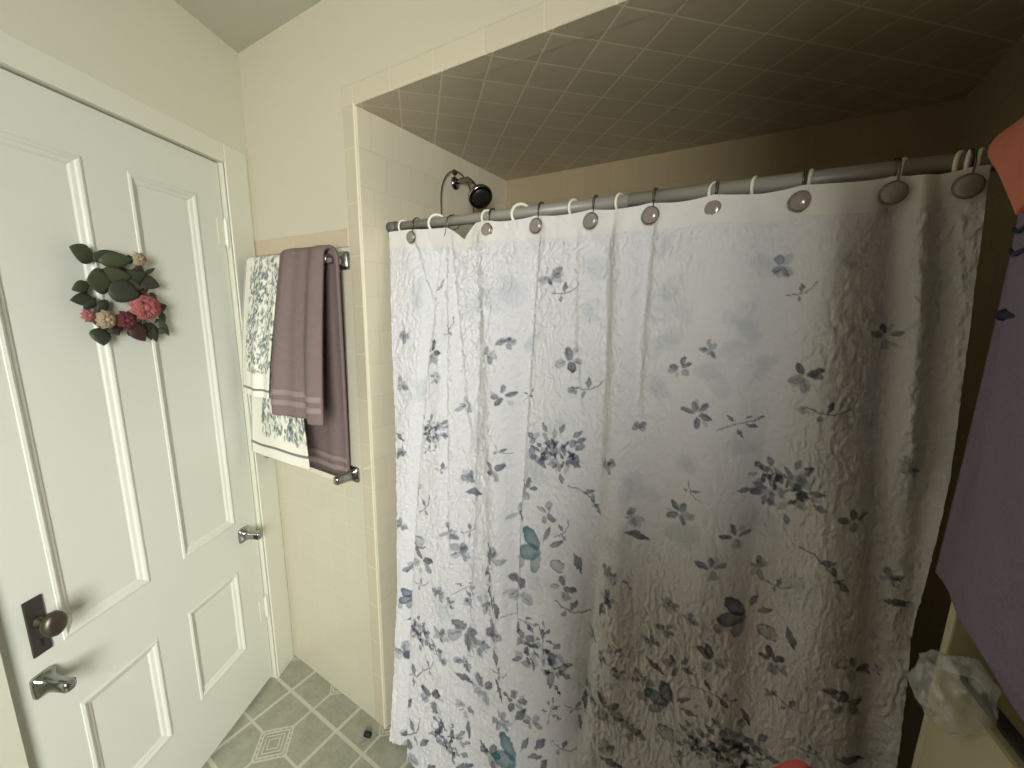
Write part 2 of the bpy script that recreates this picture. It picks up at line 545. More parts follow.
(pa, pb, pc, pd) = PANELS
mid = (pa[1] + pb[0]) / 2
for up, lo, x0, x1 in ((pa, pc, D_L, mid), (pb, pd, mid, D_R - 0.003)):
    fb(x0, x1, up[3], D_T); fb(x0, x1, lo[3], up[2]); fb(x0, x1, D_B, lo[2])
    for p in (up, lo): fb(x0, p[0], p[2], p[3]); fb(p[1], x1, p[2], p[3])
b.build('door_frame', 'paint_door', door)
for (x0, x1, z0, z1) in PANELS:
    b = MB(); rings = []
    for d, h in ((-0.004, 0.0005), (-0.003, -0.0022), (0.003, -0.0035), (0.008, -0.0015), (0.012, 0.002), (0.020, 0.0045), (0.024, 0.0075), (0.026, 0.008)):
        rings.append([(x0 + d, FY + h, z0 + d), (x1 - d, FY + h, z0 + d), (x1 - d, FY + h, z1 - d), (x0 + d, FY + h, z1 - d)])
    n = 4
    for i in range(len(rings) - 1):
        b.add(rings[i] + rings[i + 1], [(k, (k + 1) % 4, 4 + (k + 1) % 4, 4 + k) for k in range(4)])
    b.add(rings[-1], [(0, 1, 2, 3)])
    b.build('door_panel', 'paint_door', door)


def hinge(z):
    b = MB(); b.tube([(D_R - 0.004, D_OFF - 0.007, z - 0.045), (D_R - 0.004, D_OFF - 0.007, z + 0.045)], 0.0065, 10)
    b.tube([(D_R - 0.004, D_OFF - 0.007, z + 0.045), (D_R - 0.004, D_OFF - 0.007, z + 0.056)], [0.004, 0.002], 8)
    b.tube([(D_R - 0.004, D_OFF - 0.007, z - 0.045), (D_R - 0.004, D_OFF - 0.007, z - 0.056)], [0.004, 0.002], 8)
    b.box((D_R - 0.035, D_OFF - 0.002, z - 0.045), (D_R - 0.003, D_OFF + 0.002, z + 0.045))
    h = b.build('hinge', 'paint_trim', door)


hinge(kz(EYE + 0.255)); hinge(kz(EYE - 1.285))
b = MB(); b.box((ks(-0.822), D_OFF - 0.004, kz(EYE - 0.832)), (ks(-0.785), D_OFF + 0.001, kz(EYE - 0.686)))
lock = b.build('lock_plate', 'bronze_plate', door, bevel=0.002)
b = MB(); b.lathe([(0.003, -0.0045), (0.003, -0.006)], (ks(-0.803), D_OFF, kz(EYE - 0.795)), (0, 1, 0), 12)
b.box((ks(-0.803) - 0.0015, D_OFF - 0.006, kz(EYE - 0.812)), (ks(-0.803) + 0.0015, D_OFF - 0.0035, kz(EYE - 0.795)))
b.build('keyhole', 'hole', lock)
b = MB(); kc = (ks(-0.803), D_OFF - 0.004, kz(EYE - 0.748))
b.lathe([(0.014, 0.0), (0.013, 0.004), (0.009, 0.008), (0.0085, 0.022), (0.014, 0.027), (0.026, 0.033), (0.030, 0.041), (0.028, 0.050), (0.020, 0.055), (0.006, 0.057)],
        kc, (0, -1, 0), 28, (0.78, 1.0))
b.build('door_knob', 'bronze', door, smooth=True)


# ------------------------------------------------------------------ chrome towel-bar brackets
def bracket_mesh(b, o, out, side, up=(0, 0, 1), L=0.075, k=1.0, sock=True):
    """flared post: square base plate on the wall, arm pointing along out, bar socket facing side"""
    o, out, side, up = Vector(o), Vector(out).normalized(), Vector(side).normalized(), Vector(up)
    prof = [(0.0, 0.024, 0.029), (0.006, 0.024, 0.029), (0.010, 0.021, 0.026), (0.018, 0.016, 0.019), (0.030, 0.013, 0.0155),
            (0.045, 0.0125, 0.0145), (L - 0.008, 0.0125, 0.0145), (L - 0.003, 0.011, 0.013), (L, 0.007, 0.009)]
    rings = []
    for h, w, t in prof:
        r = []
        for i in range(16):
            a = 2 * math.pi * i / 16
            c, s = math.cos(a), math.sin(a)
            p = 0.35 if h < 0.012 else 0.55
            cx = math.copysign(abs(c) ** p, c); sx = math.copysign(abs(s) ** p, s)
            r.append(o + out * h * 1.0 + side * cx * w * k + up * sx * t * k)
        rings.append(r)
    b.loft(rings)


def bracket_thing(name, label, s, z):
    t = thing(name, label, 'towel bar bracket', (CORNER[0] + DD[0] * s - NN[0] * D_OFF, CORNER[1] + DD[1] * s - NN[1] * D_OFF, z), DANG, 'chrome brackets on the door')
    b = MB(); bracket_mesh(b, (0, 0, 0), (0, -1, 0), (-1, 0, 0) if s > -0.5 else (1, 0, 0))
    b.build('post', 'chrome', t, smooth=True)
    sd = -1 if s > -0.5 else 1
    b = MB(); b.box((sd * 0.010, -0.070, -0.0085), (sd * 0.0133, -0.053, 0.0085))
    b.build('bar_socket', 'hole', t)
    return t


bracket_thing('towel_bar_bracket', 'empty chrome towel bar bracket screwed to the door below the dark door knob', ks(-0.814), kz(EYE - 0.905))
bracket_thing('towel_bar_bracket.001', 'empty chrome towel bar bracket on the hinge side of the door, near the casing', ks(-0.163), kz(EYE - 0.902))


def towel_rail(name, label, z, xl, xr, mat_bar, bar_r, yb):
    t = thing(name, label, 'towel rail', (0, 0, 0), 0, 'towel rails beside the door')
    for x, sd in ((xl, 1), (xr, -1)):
        b = MB(); bracket_mesh(b, (x, YW - 0.0005, z), (0, -1, 0), (sd, 0, 0), L=YW - yb + 0.014)
        b.build('bracket', 'chrome', t, smooth=True)
    b = MB(); b.tube([(xl + 0.004, yb, z), (xr - 0.004, yb, z)], bar_r, 4 if mat_bar == 'white_bar' else 12)
    bar = b.build('bar', mat_bar, t)
    if mat_bar == 'white_bar': bar['label'] = 'white plastic bar'
    return t


towel_rail('towel_rail', 'upper chrome towel rail on the tiled wall, hidden under the draped towels', EYE + 0.143, -1.640, -1.178, 'chrome', 0.008, 0.797)
towel_rail('towel_rail.001', 'lower towel rail with white bar and chrome bracket, below the hanging towels', EYE - 0.588, -1.640, -1.190, 'white_bar', 0.011, 0.795)


# ------------------------------------------------------------------ printing (numpy painting on cloth grids)
def tone(k):
    return {'d': (32, 38, 54), 'g': (80, 90, 108), 'm': (54, 64, 82), 'l': (136, 145, 156), 'p': (196, 200, 205), 't': (44, 98, 112), 'b': (42, 68, 92),
            'v': (60, 50, 70), 'o': (110, 118, 126), 'G': (50, 90, 92), 'H': (86, 120, 118)}[k]


class Print:
    def __init__(s, X, Z, base, seed=1):
        s.X, s.Z = X, Z
        s.c = np.ones(X.shape + (3,)) * np.array(lin(base))
        s.rng = random.Random(seed)
        s.x0, s.x1 = X.min(), X.max()

    def sub(s, x, z, r):
        m = (np.abs(s.X - x) < r) & (np.abs(s.Z - z) < r)
        rows = np.where(m.any(1))[0]; cs = np.where(m.any(0))[0]
        if len(rows) == 0 or len(cs) == 0: return None
        return slice(rows[0], rows[-1] + 1), slice(cs[0], cs[-1] + 1)

    def blend(s, sl, a, col):
        s.c[sl] = s.c[sl] * (1 - a[..., None]) + np.array(lin(col)) * a[..., None]

    def petal(s, x, z, ln, wd, ang, col, alpha=0.9, point=0.0, soft=0.25, off=0.0):
        """one brushed petal or leaf centred off from (x, z) along ang"""
        cx, cz = x + math.cos(ang) * off, z + math.sin(ang) * off
        sl = s.sub(cx, cz, max(ln, wd) * 1.4)
        if sl is None: return
        dx, dz = s.X[sl] - cx, s.Z[sl] - cz
        u = (dx * math.cos(ang) + dz * math.sin(ang)) / ln
        v = (-dx * math.sin(ang) + dz * math.cos(ang)) / wd
        if point: d = np.abs(u) ** 1.6 + (np.abs(v) / np.maximum(0.05, 1 - point * np.abs(u)))** 2
        else: d = u * u + v * v
        a = np.clip((1.0 - d) / soft, 0, 1) * alpha
        wash = 0.72 + 0.28 * np.clip(d, 0, 1) + 0.12 * u        # pigment pools at the rim
        s.blend(sl, np.clip(a * wash, 0, 1), col)

    def stroke(s, pts, w, col, alpha=0.8):
        for (xa, za), (xb, zb) in zip(pts[:-1], pts[1:]):
            n = max(2, int(math.hypot(xb - xa, zb - za) / (w * 0.7)))
            for i in range(n):
                t = i / n
                s.petal(xa + (xb - xa) * t, za + (zb - za) * t, w, w, 0, col, alpha * 0.7, soft=0.6)

    # ---- motifs, r = radius in metres
    def flower(s, x, z, r, rot=0, dark='d', light='o'):
        R = s.rng
        n = R.choice([4, 5, 5])
        for k in range(n):
            a = rot + k * 2 * math.pi / n + R.uniform(-.35, .35)
            up = math.sin(a)
            dk = up > 0.0 or R.random() < .25
            ln = r * R.uniform(.36, .56); wd = r * R.uniform(.19, .28) * (1.0 if dk else 1.3)
            s.petal(x, z, ln, wd, a + R.uniform(-.2, .2), tone(dark if dk else light), R.uniform(.75, .97) if dk else R.uniform(.5, .75), off=r * R.uniform(.45, .68), soft=R.uniform(.2, .5))
            s.petal(x, z, ln * .7, r * 0.06, a, tone('d'), 0.5, off=r * 0.5)
        for k in range(2):
            a = R.uniform(0, 6.28); s.petal(x, z, r * .28, r * .16, a, tone('l'), .6, off=r * .75, soft=.6)

    def bloom(s, x, z, r, rot=0, col='g'):
        R = s.rng
        for k in range(6):
            a = rot + k * 2 * math.pi / 5 + R.uniform(-.7, .7)
            s.petal(x, z, r * R.uniform(.28, .5), r * R.uniform(.16, .32), a + R.uniform(-.5, .5), tone(R.choice([col, col, 'o', 'm', 'l'])), R.uniform(.45, .85), off=r * R.uniform(.2, .6), soft=.45)
        for k in range(2):
            a = R.uniform(0, 6.28); s.petal(x, z, r * .25, r * .1, a, tone('d'), .6, off=r * .35, point=.5)

    def leaf(s, x, z, r, rot=0, col='m', al=0.9):
        s.petal(x, z, r, r * .34, rot, tone(col), al, point=.75)
        s.petal(x, z, r * .8, r * .05, rot, tone('d'), .5)

    def outline(s, x, z, r, rot=0):
        s.petal(x, z, r * .7, r * .5, rot, tone('o'), .55)
        pts = [(x + r * .75 * math.cos(rot + a), z + r * .55 * math.sin(rot + a)) for a in np.linspace(0.4, 5.2, 12)]
        s.stroke(pts, r * .09, tone('m'))

    def sprig(s, x, z, r, rot=0, col='m'):
        def P(u, v): return x + r * (u * math.cos(rot) - v * math.sin(rot)), z + r * (u * math.sin(rot) + v * math.cos(rot))
        s.stroke([P(-.9, .35), P(-.4, .1), P(.1, -.05), P(.6, .05), P(1, .3)], r * .05, tone('m'))
        a = P(.1, .35); s.petal(*a, r * .38, r * .17, rot + 1.1, tone(col), .9, point=.6)
        a = P(-.35, -.25); s.petal(*a, r * .26, r * .14, rot - 2.0, tone('g'), .8, point=.6)

    def vine(s, x, z, r, rot=0, col='m'):
        def P(u, v): return x + r * (u * math.cos(rot) - v * math.sin(rot)), z + r * (u * math.sin(rot) + v * math.cos(rot))
        s.stroke([P(-1, .5), P(-.5, .45), P(-.1, .15), P(.2, -.2), P(.5, -.5)], r * .045, tone('g'))
        for u, v, l, a in ((0.0, .25, .3, .3), (.25, -.05, .25, -1.2), (.6, -.62, .28, -.7), (.4, -.4, .22, .5)):
            s.petal(*P(u, v), r * l, r * l * .5, rot + a, tone(col), .85, point=.5)

    def twig(s, x, z, r, rot=0, col='d'):
        def P(u, v): return x + r * (u * math.cos(rot) - v * math.sin(rot)), z + r * (u * math.sin(rot) + v * math.cos(rot))
        s.stroke([P(-1, -.4), P(-.3, -.05), P(.3, .15), P(.9, .35)], r * .04, tone('g'))
        for u, v, l, a in ((-.45, .3, .28, -.6), (.05, -.45, .36, -1.0), (.35, .42, .24, .6), (.55, -.02, .36, -.3), (.9, .45, .22, .5)):
            s.petal(*P(u, v), r * l, r * l * .36, rot + a, tone(col), .9, point=.7)

    def cluster(s, x, z, r, rot=0, dark='d'):
        R = s.rng
        for k in range(34):
            a = R.uniform(0, 6.28); d = r * math.sqrt(R.random()) * .82
            s.petal(x + d * math.cos(a) * 1.05, z + d * math.sin(a) * .72, r * R.uniform(.12, .24), r * R.uniform(.06, .13), R.uniform(0, 6.28),
                    tone(R.choice(['o', 'g', 'g', 'm', 'l', 'm'])), R.uniform(.45, .85), soft=.4, point=R.choice([0, .4]))
        for k in range(14):
            a = R.uniform(0, 6.28); d = r * math.sqrt(R.random()) * .62
            s.petal(x + d * math.cos(a), z + d * math.sin(a) * .7 - r * .05, r * R.uniform(.1, .18), r * R.uniform(.035, .07), R.uniform(0, 6.28), tone(dark), .9, soft=.3)
        for a in (2.6, 2.2, 1.4, .8, .3, -.3, -1.2, 3.5):
            s.petal(x, z, r * .18, r * .10, a + R.uniform(-.2, .2), tone(R.choice(['m', 'g'])), .85, point=.5, off=r * R.uniform(.78, .95))

    def teal(s, x, z, r, rot=0, col='t'):
        s.petal(x, z, r * .46, r * .26, rot + 2.3, tone(col), .92, off=r * .45)
        s.petal(x, z, r * .5, r * .3, rot + 3.6, tone(col), .85, off=r * .4)
        s.petal(x, z, r * .42, r * .2, rot + 4.5, tone('H' if col == 't' else 'g'), .7, off=r * .5)
        s.petal(x, z, r * .32, r * .12, rot + .6, tone('m'), .85, point=.7, off=r * .75)
        s.petal(x, z, r * .36, r * .1, rot + 1.2, tone('m'), .85, point=.7, off=r * .7)
        s.petal(x, z, r * .22, r * .2, rot + 3.9, tone('d'), .5, off=r * .95)

    def pale(s, x, z, r, rot=0):
        R = s.rng
        for k in range(4):
            s.petal(x + R.uniform(-.5, .5) * r, z + R.uniform(-.5, .5) * r, r * R.uniform(.4, .7), r * R.uniform(.25, .45), R.uniform(0, 6.28), (190, 193, 197), R.uniform(.3, .55), soft=.5)


# ------------------------------------------------------------------ the shower curtain
ROD_Y = 0.976


def rod_z(x): return EYE + 0.2555 + (x - XA) * (0.238 - 0.2555) / 1.47


def cur_y(z): return 0.957 - 0.067 * (EYE + 0.24 - z)          # the cloth leans out over the tub rim


def at_cur(p):
    d = ray(p); t = .976 / d[1]
    for _ in range(25):
        z = t * d[2] + EYE; t = cur_y(z) / d[1]
    return t * d[0], t * d[2] + EYE


def poly_x(pts):
    q = sorted([at_cur(p)[::-1] for p in pts])
    zs = np.array([a[0] for a in q]); xs = np.array([a[1] for a in q])
    return lambda Z: np.interp(Z, zs, xs), zs.min(), zs.max()


NX, NZ = 640, 760
rng = np.random.RandomState(4)
Zr = np.linspace(0, 1, NZ)[:, None] * np.ones((1, NX))
Ur = np.ones((NZ, 1)) * np.linspace(0, 1, NX)[None, :]
zb = 0.012
zlin = EYE + 0.238 - Zr * (EYE + 0.238 - zb)
xl_f, _, _ = poly_x([(389, 232), (392, 330), (397, 480), (397, 600), (393, 690), (389, 746)])
xr_f, _, _ = poly_x([(989, 178), (970, 330), (951, 480), (928, 585), (914, 640), (897, 768)])
XL, XRr = xl_f(zlin), xr_f(zlin)
xr_low = 0.33
XX = XL + (XRr - XL) * Ur
# top edge: sags a little between the hooks and dips in a V by the third ring
PEARLS = [(410, 238), (486, 231), (535, 226), (590, 221), (650, 215), (713, 209), (801, 199), (895, 188), (970, 182)]
px_ = [at_y(p, 0.955)[0] for p in PEARLS]
top = EYE + 0.2385 + (XX - XA) * (-0.0105 / 1.4)
for a, c in zip(px_[:-1], px_[1:]):
    m = (XX > a) & (XX < c)
    t = np.clip((XX - a) / (c - a), 0, 1)
    top = top - m * 0.006 * np.sin(math.pi * t)
xv = at_y((467, 240), 0.965)[0]
top = top - np.clip(1 - np.abs(XX - xv) / np.where(XX < xv, 0.070, 0.040), 0, 1) ** 1.3 * 0.040
ZZ = top - Zr * (top - zb)
YY = cur_y(ZZ)


def sstep(a, c, x):
    t = np.clip((x - a) / (c - a), 0, 1); return t * t * (3 - 2 * t)


def fold(pts, depth, w, fade=0.12, wr=None):
    """crease along a measured line; depth > 0 sinks away from the room"""
    global YY
    f, z0, z1 = poly_x(pts)
    d = XX - f(ZZ)
    env = sstep(z0 - fade, z0 + fade * 0.3, ZZ) * (1 - sstep(z1 - fade * 0.3, z1 + fade, ZZ))
    ww = np.where(d > 0, wr or w, w)
    YY = YY + depth * env * np.exp(-(d / ww) ** 2)


# the gathered roll of cloth at the left: strip, deep valley, roll, valley
f1, _, _ = poly_x([(437, 232), (434, 300), (427, 360), (421, 430), (414, 520), (409, 640), (405, 768)])
f2, _, _ = poly_x([(443, 232), (446, 300), (447, 360), (447, 480), (450, 560), (455, 640), (462, 768)])
g1, g2 = f1(ZZ), f2(ZZ)
mid, half = (g1 + g2) / 2, np.maximum((g2 - g1) / 2, 0.007)
topfade = 1 - 0.6 * sstep(EYE + 0.02, EYE + 0.235, ZZ)
YY = YY + topfade * 0.042 * np.exp(-((XX - g1) / np.where(XX < g1, 0.030, 0.013)) ** 2)
YY = YY - topfade * 0.016 * sstep(0.0, 0.016, XX - g1)
YY = YY + topfade * 0.016 * sstep(0.0, 0.05, XX - g2)
YY = YY + 0.020 * np.exp(-((XX - g2) / np.where(XX < g2, 0.010, 0.011)) ** 2) * sstep(EYE - 0.95, EYE - 0.5, ZZ)
fold([(441, 240), (443, 300), (446, 340)], 0.014, 0.010, 0.05, 0.007)
fold([(449, 240), (455, 300), (460, 360), (466, 440)], 0.016, 0.018, 0.12, 0.010)
fold([(412, 240), (425, 290), (428, 330)], 0.014, 0.018, 0.06, 0.010)
fold([(486, 240), (490, 300), (494, 420), (500, 560), (505, 640)], -0.018, 0.030, 0.1)
fold([(534, 240), (529, 320), (522, 420), (516, 520), (514, 620)], 0.032, 0.034, 0.10, 0.013)
fold([(500, 300), (503, 420), (505, 560), (512, 690)], -0.021, 0.04, 0.12)
fold([(478, 300), (474, 420), (470, 540), (466, 640)], 0.016, 0.035, 0.12, 0.016)
fold([(575, 240), (572, 330), (580, 450)], 0.010, 0.022, 0.10, 0.010)
fold([(604, 225), (602, 330), (597, 440), (592, 560), (586, 650), (578, 740)], 0.030, 0.045, 0.10, 0.020)
fold([(649, 225), (645, 280), (640, 330), (636, 400)], 0.024, 0.028, 0.12, 0.012)
fold([(625, 240), (622, 400), (618, 560), (610, 700)], -0.015, 0.035, 0.1)
fold([(770, 215), (768, 330), (765, 460), (755, 560), (748, 660), (742, 768)], 0.016, 0.03, 0.1, 0.06)
fold([(715, 230), (712, 400), (705, 600)], -0.018, 0.06, 0.15)
fold([(830, 210), (832, 340), (828, 480), (822, 640)], -0.024, 0.05, 0.15)
fold([(897, 195), (893, 260), (889, 340), (882, 420), (878, 520), (872, 640), (864, 768)], 0.020, 0.018, 0.1, 0.03)
fold([(918, 195), (915, 330), (905, 460)], -0.018, 0.022, 0.12)
fold([(945, 190), (940, 330), (930, 480), (912, 640)], 0.015, 0.018, 0.12)
# flared lower left corner and its slanting edge
f3, _, _ = poly_x([(497, 660), (503, 690), (512, 725), (526, 768), (540, 800)])
low = sstep(-1.10, -1.45, ZZ - EYE)
d3 = XX - f3(ZZ)
YY = YY - low * 0.022 * sstep(-0.35, -0.01, d3) * (1 - sstep(-0.004, 0.010, d3))
# fine crinkle of the fabric, stronger where the cloth is gathered
def vnoise(X, Z, sx, sz, seed):
    r = np.random.RandomState(seed)
    nxg, nzg = int((X.max() - X.min()) / sx) + 4, int((Z.max() - Z.min()) / sz) + 4
    g = r.rand(nzg, nxg)
    gx = (X - X.min()) / sx; gz = (Z - Z.min()) / sz
    ix, iz = gx.astype(int), gz.astype(int)
    tx, tz = gx - ix, gz - iz
    tx = tx * tx * (3 - 2 * tx); tz = tz * tz * (3 - 2 * tz)
    return ((g[iz, ix] * (1 - tx) + g[iz, ix + 1] * tx) * (1 - tz) + (g[iz + 1, ix] * (1 - tx) + g[iz + 1, ix + 1] * tx) * tz) - .5


wob = vnoise(XX, ZZ, 0.06, 0.06, 3) * 0.03
wx = XX + wob + vnoise(XX, ZZ, .02, .02, 5) * 0.012
gather = np.where(XX < -0.2, 0.95, 0.65) + 0.9 * np.clip(vnoise(XX, ZZ, .12, .35, 8) + .35, 0, 1)
gather *= 1 - 0.4 * (1 - sstep(-0.9, -0.75, XX))
gather *= np.where(ZZ > EYE + 0.165, 0.35, 1.0)
crk = 1 - np.abs(vnoise(wx, ZZ, .0095, .022, 11)) * 4
crk2 = 1 - np.abs(vnoise(wx - ZZ * .3, ZZ, .0065, .011, 12)) * 4
YY = YY - gather * np.where(XX < -0.15, 1.5, 1.0) * (0.0018 * crk + 0.0013 * crk2) - 0.004 * vnoise(XX, ZZ, .05, .16, 21)
lim = 0.9585 + 0.035 * (1 - sstep(EYE + 0.10, EYE + 0.21, ZZ))
YY = np.minimum(YY, lim)

pr = Print(XX + vnoise(XX, ZZ, .006, .006, 31) * .0035, ZZ + vnoise(XX, ZZ, .006, .006, 32) * .0035, (216, 214, 216), 7)


def mot(kind, x, y, r, rot=0, *a):
    """motif whose centre and size were measured on the cloth"""
    X, Z = at_cur((x, y))
    X2, _ = at_cur((x + r, y)); X1, _ = at_cur((x - r, y))
    _, Z2 = at_cur((x, y + r)); _, Z1 = at_cur((x, y - r))
    R = 0.56 * (0.5 * abs(X2 - X1) + 0.5 * abs(Z1 - Z2))
    getattr(pr, kind)(X, Z, R, math.radians(rot), *a)


for x, y, r in ((675, 300, 36), (665, 340, 24), (738, 318, 20), (745, 345, 24), (715, 372, 24), (695, 460, 22), (765, 258, 20), (600, 260, 22), (505, 292, 22), (478, 300, 18),
                (590, 310, 14), (655, 390, 20), (770, 370, 18), (760, 520, 24), (690, 545, 26), (560, 420, 20), (480, 440, 16), (420, 300, 14), (415, 390, 14), (800, 590, 24),
                (740, 440, 20), (615, 540, 22), (545, 590, 26), (480, 580, 20), (440, 600, 18), (640, 640, 26), (700, 630, 24), (830, 640, 26), (860, 250, 24), (930, 280, 22),
                (820, 470, 24), (855, 410, 20), (640, 480, 22), (530, 340, 16), (660, 250, 18), (590, 690, 26), (480, 690, 22), (540, 470, 24)):
    mot('pale', x, y, r)
for a in [('flower', 436, 352, 9, 20), ('bloom', 405, 336, 8, 0), ('bloom', 402, 385, 9, 0), ('bloom', 439, 378, 6, 0), ('cluster', 435, 430, 14), ('leaf', 400, 437, 6, -30), ('bloom', 401, 452, 7, 0, 'd'),
          ('sprig', 432, 449, 7), ('sprig', 445, 468, 7, 30, 'd'), ('bloom', 420, 487, 7), ('sprig', 430, 505, 10, 60), ('outline', 423, 540, 8, 40), ('flower', 426, 558, 11, 40), ('sprig', 425, 582, 8, 20),
          ('bloom', 401, 525, 8), ('bloom', 407, 570, 9), ('teal', 407, 601, 11, 0, 'b'), ('bloom', 402, 655, 11), ('cluster', 419, 628, 15), ('bloom', 441, 590, 9), ('bloom', 443, 632, 9),
          ('sprig', 440, 648, 10, -40), ('sprig', 438, 292, 11, 50), ('sprig', 451, 328, 9, 60), ('bloom', 494, 353, 9), ('bloom', 508, 341, 9), ('flower', 506, 395, 10, 0, 'm'), ('bloom', 464, 406, 9),
          ('twig', 526, 397, 9, 20), ('bloom', 550, 277, 13), ('sprig', 565, 293, 13, 20), ('flower', 569, 361, 13, 10), ('bloom', 571, 391, 7), ('sprig', 586, 390, 15, 20, 'G'), ('flower', 500, 467, 10, 30),
          ('bloom', 466, 478, 10), ('leaf', 473, 493, 11, 15), ('sprig', 505, 450, 7, -30, 'd'), ('flower', 527, 489, 9, 0, 'm'), ('bloom', 516, 515, 10), ('bloom', 547, 513, 12, 20), ('cluster', 554, 451, 27),
          ('bloom', 608, 465, 11, 0, 'm'), ('bloom', 640, 427, 9), ('vine', 585, 500, 17), ('sprig', 564, 532, 12, 60, 'm'), ('bloom', 634, 516, 12), ('leaf', 638, 534, 12, -5, 'd'), ('teal', 539, 550, 25, 0, 't'),
          ('outline', 558, 566, 9, 20), ('leaf', 576, 565, 11, -70), ('flower', 563, 588, 12, 0, 'd'), ('sprig', 570, 613, 16, 0), ('flower', 520, 591, 14, 60, 'd', 'l'), ('twig', 521, 619, 14, -20), ('bloom', 612, 573, 11, 30, 'm'),
          ('sprig', 629, 583, 8, 80, 'd'), ('bloom', 608, 595, 11, 0, 'm'), ('leaf', 602, 607, 8, 80), ('twig', 544, 638, 13, 70), ('sprig', 617, 649, 12, -20), ('bloom', 604, 655, 7), ('bloom', 590, 640, 8, 0, 'd'), ('cluster', 541, 657, 26),
          ('bloom', 460, 553, 10), ('sprig', 468, 533, 9, 40, 'd'), ('bloom', 452, 532, 9), ('twig', 465, 590, 11, 10, 'm'), ('bloom', 452, 601, 6, 0, 'm'), ('bloom', 467, 605, 8), ('bloom', 487, 603, 11), ('leaf', 493, 594, 10, -60, 'd'),
          ('leaf', 501, 602, 10, -70), ('bloom', 498, 553, 13), ('bloom', 490, 572, 8), ('flower', 465, 634, 15, 60, 'd'), ('bloom', 481, 645, 12), ('sprig', 434, 642, 9, -50), ('bloom', 464, 661, 9), ('leaf', 466, 676, 9, -20, 'd'), ('bloom', 497, 629, 14, 0, 'm'),
          ('sprig', 419, 672, 13, 40), ('sprig', 434, 664, 10, 60), ('bloom', 445, 655, 8, 0, 'm'), ('flower', 435, 693, 13, 50, 'd', 'g'), ('leaf', 412, 700, 8, 60), ('flower', 483, 688, 12, 40, 'd'), ('leaf', 497, 655, 9, 100), ('sprig', 502, 673, 11, 30),
          ('leaf', 500, 688, 10, -60), ('flower', 517, 698, 11, 30), ('leaf', 521, 714, 11, 60), ('bloom', 503, 718, 12, 0, 'm'), ('bloom', 467, 706, 10, 0, 'd'), ('cluster', 452, 735, 18), ('sprig', 419, 728, 14, 60), ('leaf', 442, 727, 8, 60),
          ('leaf', 428, 738, 8, 50), ('flower', 410, 748, 13, 0, 'd'), ('leaf', 470, 727, 8, -80), ('flower', 492, 750, 12, 0), ('teal', 517, 757, 25, 0, 't'), ('leaf', 467, 763, 10, 30), ('leaf', 434, 764, 9, 50),
          ('twig', 551, 712, 13, 60), ('bloom', 532, 722, 10), ('sprig', 573, 716, 10, 0), ('leaf', 576, 730, 8, -80), ('leaf', 540, 744, 11, 60), ('sprig', 563, 750, 12, 10, 'd'), ('leaf', 544, 764, 9, 70), ('bloom', 587, 697, 11, 0, 'm'), ('leaf', 581, 708, 10, -85, 'd'),
          ('leaf', 556, 690, 6, -50, 'd'), ('flower', 609, 708, 15, 60, 'd', 'g'), ('bloom', 632, 730, 14, 0, 'm'), ('leaf', 655, 665, 11, -30, 'd'), ('bloom', 643, 680, 13, 0, 'm'), ('bloom', 620, 671, 9), ('teal', 667, 703, 24, -30, 'b'),
          ('bloom', 606, 747, 11, 0, 'm'), ('leaf', 611, 761, 12, 5, 'd'), ('outline', 667, 733, 12, -30), ('flower', 678, 666, 13, 50, 'm'), ('flower', 711, 660, 16, 80, 'd', 'l'), ('twig', 713, 695, 18, -20), ('sprig', 681, 757, 11, 40, 'd'),
          ('cluster', 738, 757, 34), ('cluster', 705, 748, 24), ('leaf', 745, 722, 10, -60, 'd'), ('flower', 681, 366, 11, 90, 'm'), ('bloom', 710, 349, 11), ('bloom', 783, 268, 17), ('sprig', 803, 293, 14, 30, 'b'), ('flower', 804, 377, 15, 60, 'v'),
          ('bloom', 803, 410, 7), ('sprig', 827, 412, 18, 10, 'b'), ('flower', 887, 337, 14, 0, 'm'), ('flower', 699, 412, 14, 50, 'g'), ('twig', 740, 424, 18, 0), ('flower', 681, 511, 13, 70, 'm', 'l'), ('sprig', 692, 490, 11, -50),
          ('cluster', 782, 490, 34), ('flower', 853, 518, 14, 20, 'm'), ('bloom', 909, 466, 14), ('flower', 736, 536, 13, 30, 'm'), ('flower', 712, 565, 13, 10, 'g'), ('bloom', 758, 571, 14, 20, 'm'), ('bloom', 668, 603, 12, 0), ('bloom', 665, 630, 10), ('bloom', 690, 618, 10),
          ('bloom', 652, 641, 9), ('sprig', 779, 588, 13, 20), ('teal', 743, 618, 27, 0, 'b'), ('outline', 768, 636, 12, 30), ('leaf', 791, 638, 13, -70), ('flower', 772, 664, 14, 40, 'd', 'g'), ('vine', 826, 563, 24, 0), ('bloom', 892, 582, 13),
          ('leaf', 898, 606, 13, 12, 'd'), ('flower', 853, 668, 15, 30, 'm'), ('flower', 845, 704, 17, 20, 'm', 'm'), ('leaf', 830, 690, 10, 20), ('sprig', 881, 676, 9, 60), ('bloom', 770, 697, 8), ('sprig', 790, 708, 14, 0), ('sprig', 811, 752, 12, 30, 'd'),
          ('leaf', 850, 762, 14, 20), ('leaf', 906, 610, 4, 10)]:
    mot(*a)
# plain hem band at the top, slightly faded cloth above
pr.c[(ZZ < 0.24) & (XX < XL + 0.022)] = np.array(lin((226, 224, 218)))
hem = ZZ > EYE + 0.178 + (XX - XA) * -0.004
pr.c[hem] = np.array(lin((219, 215, 211)))
curtain = thing('shower_curtain', 'white crinkled shower curtain printed with grey and teal flowers, hanging from the rod', 'shower curtain', (0, 0, 0))
grid_obj('fabric_panel', np.stack([XX, YY, ZZ], -1), 'curtain', curtain, pr.c)
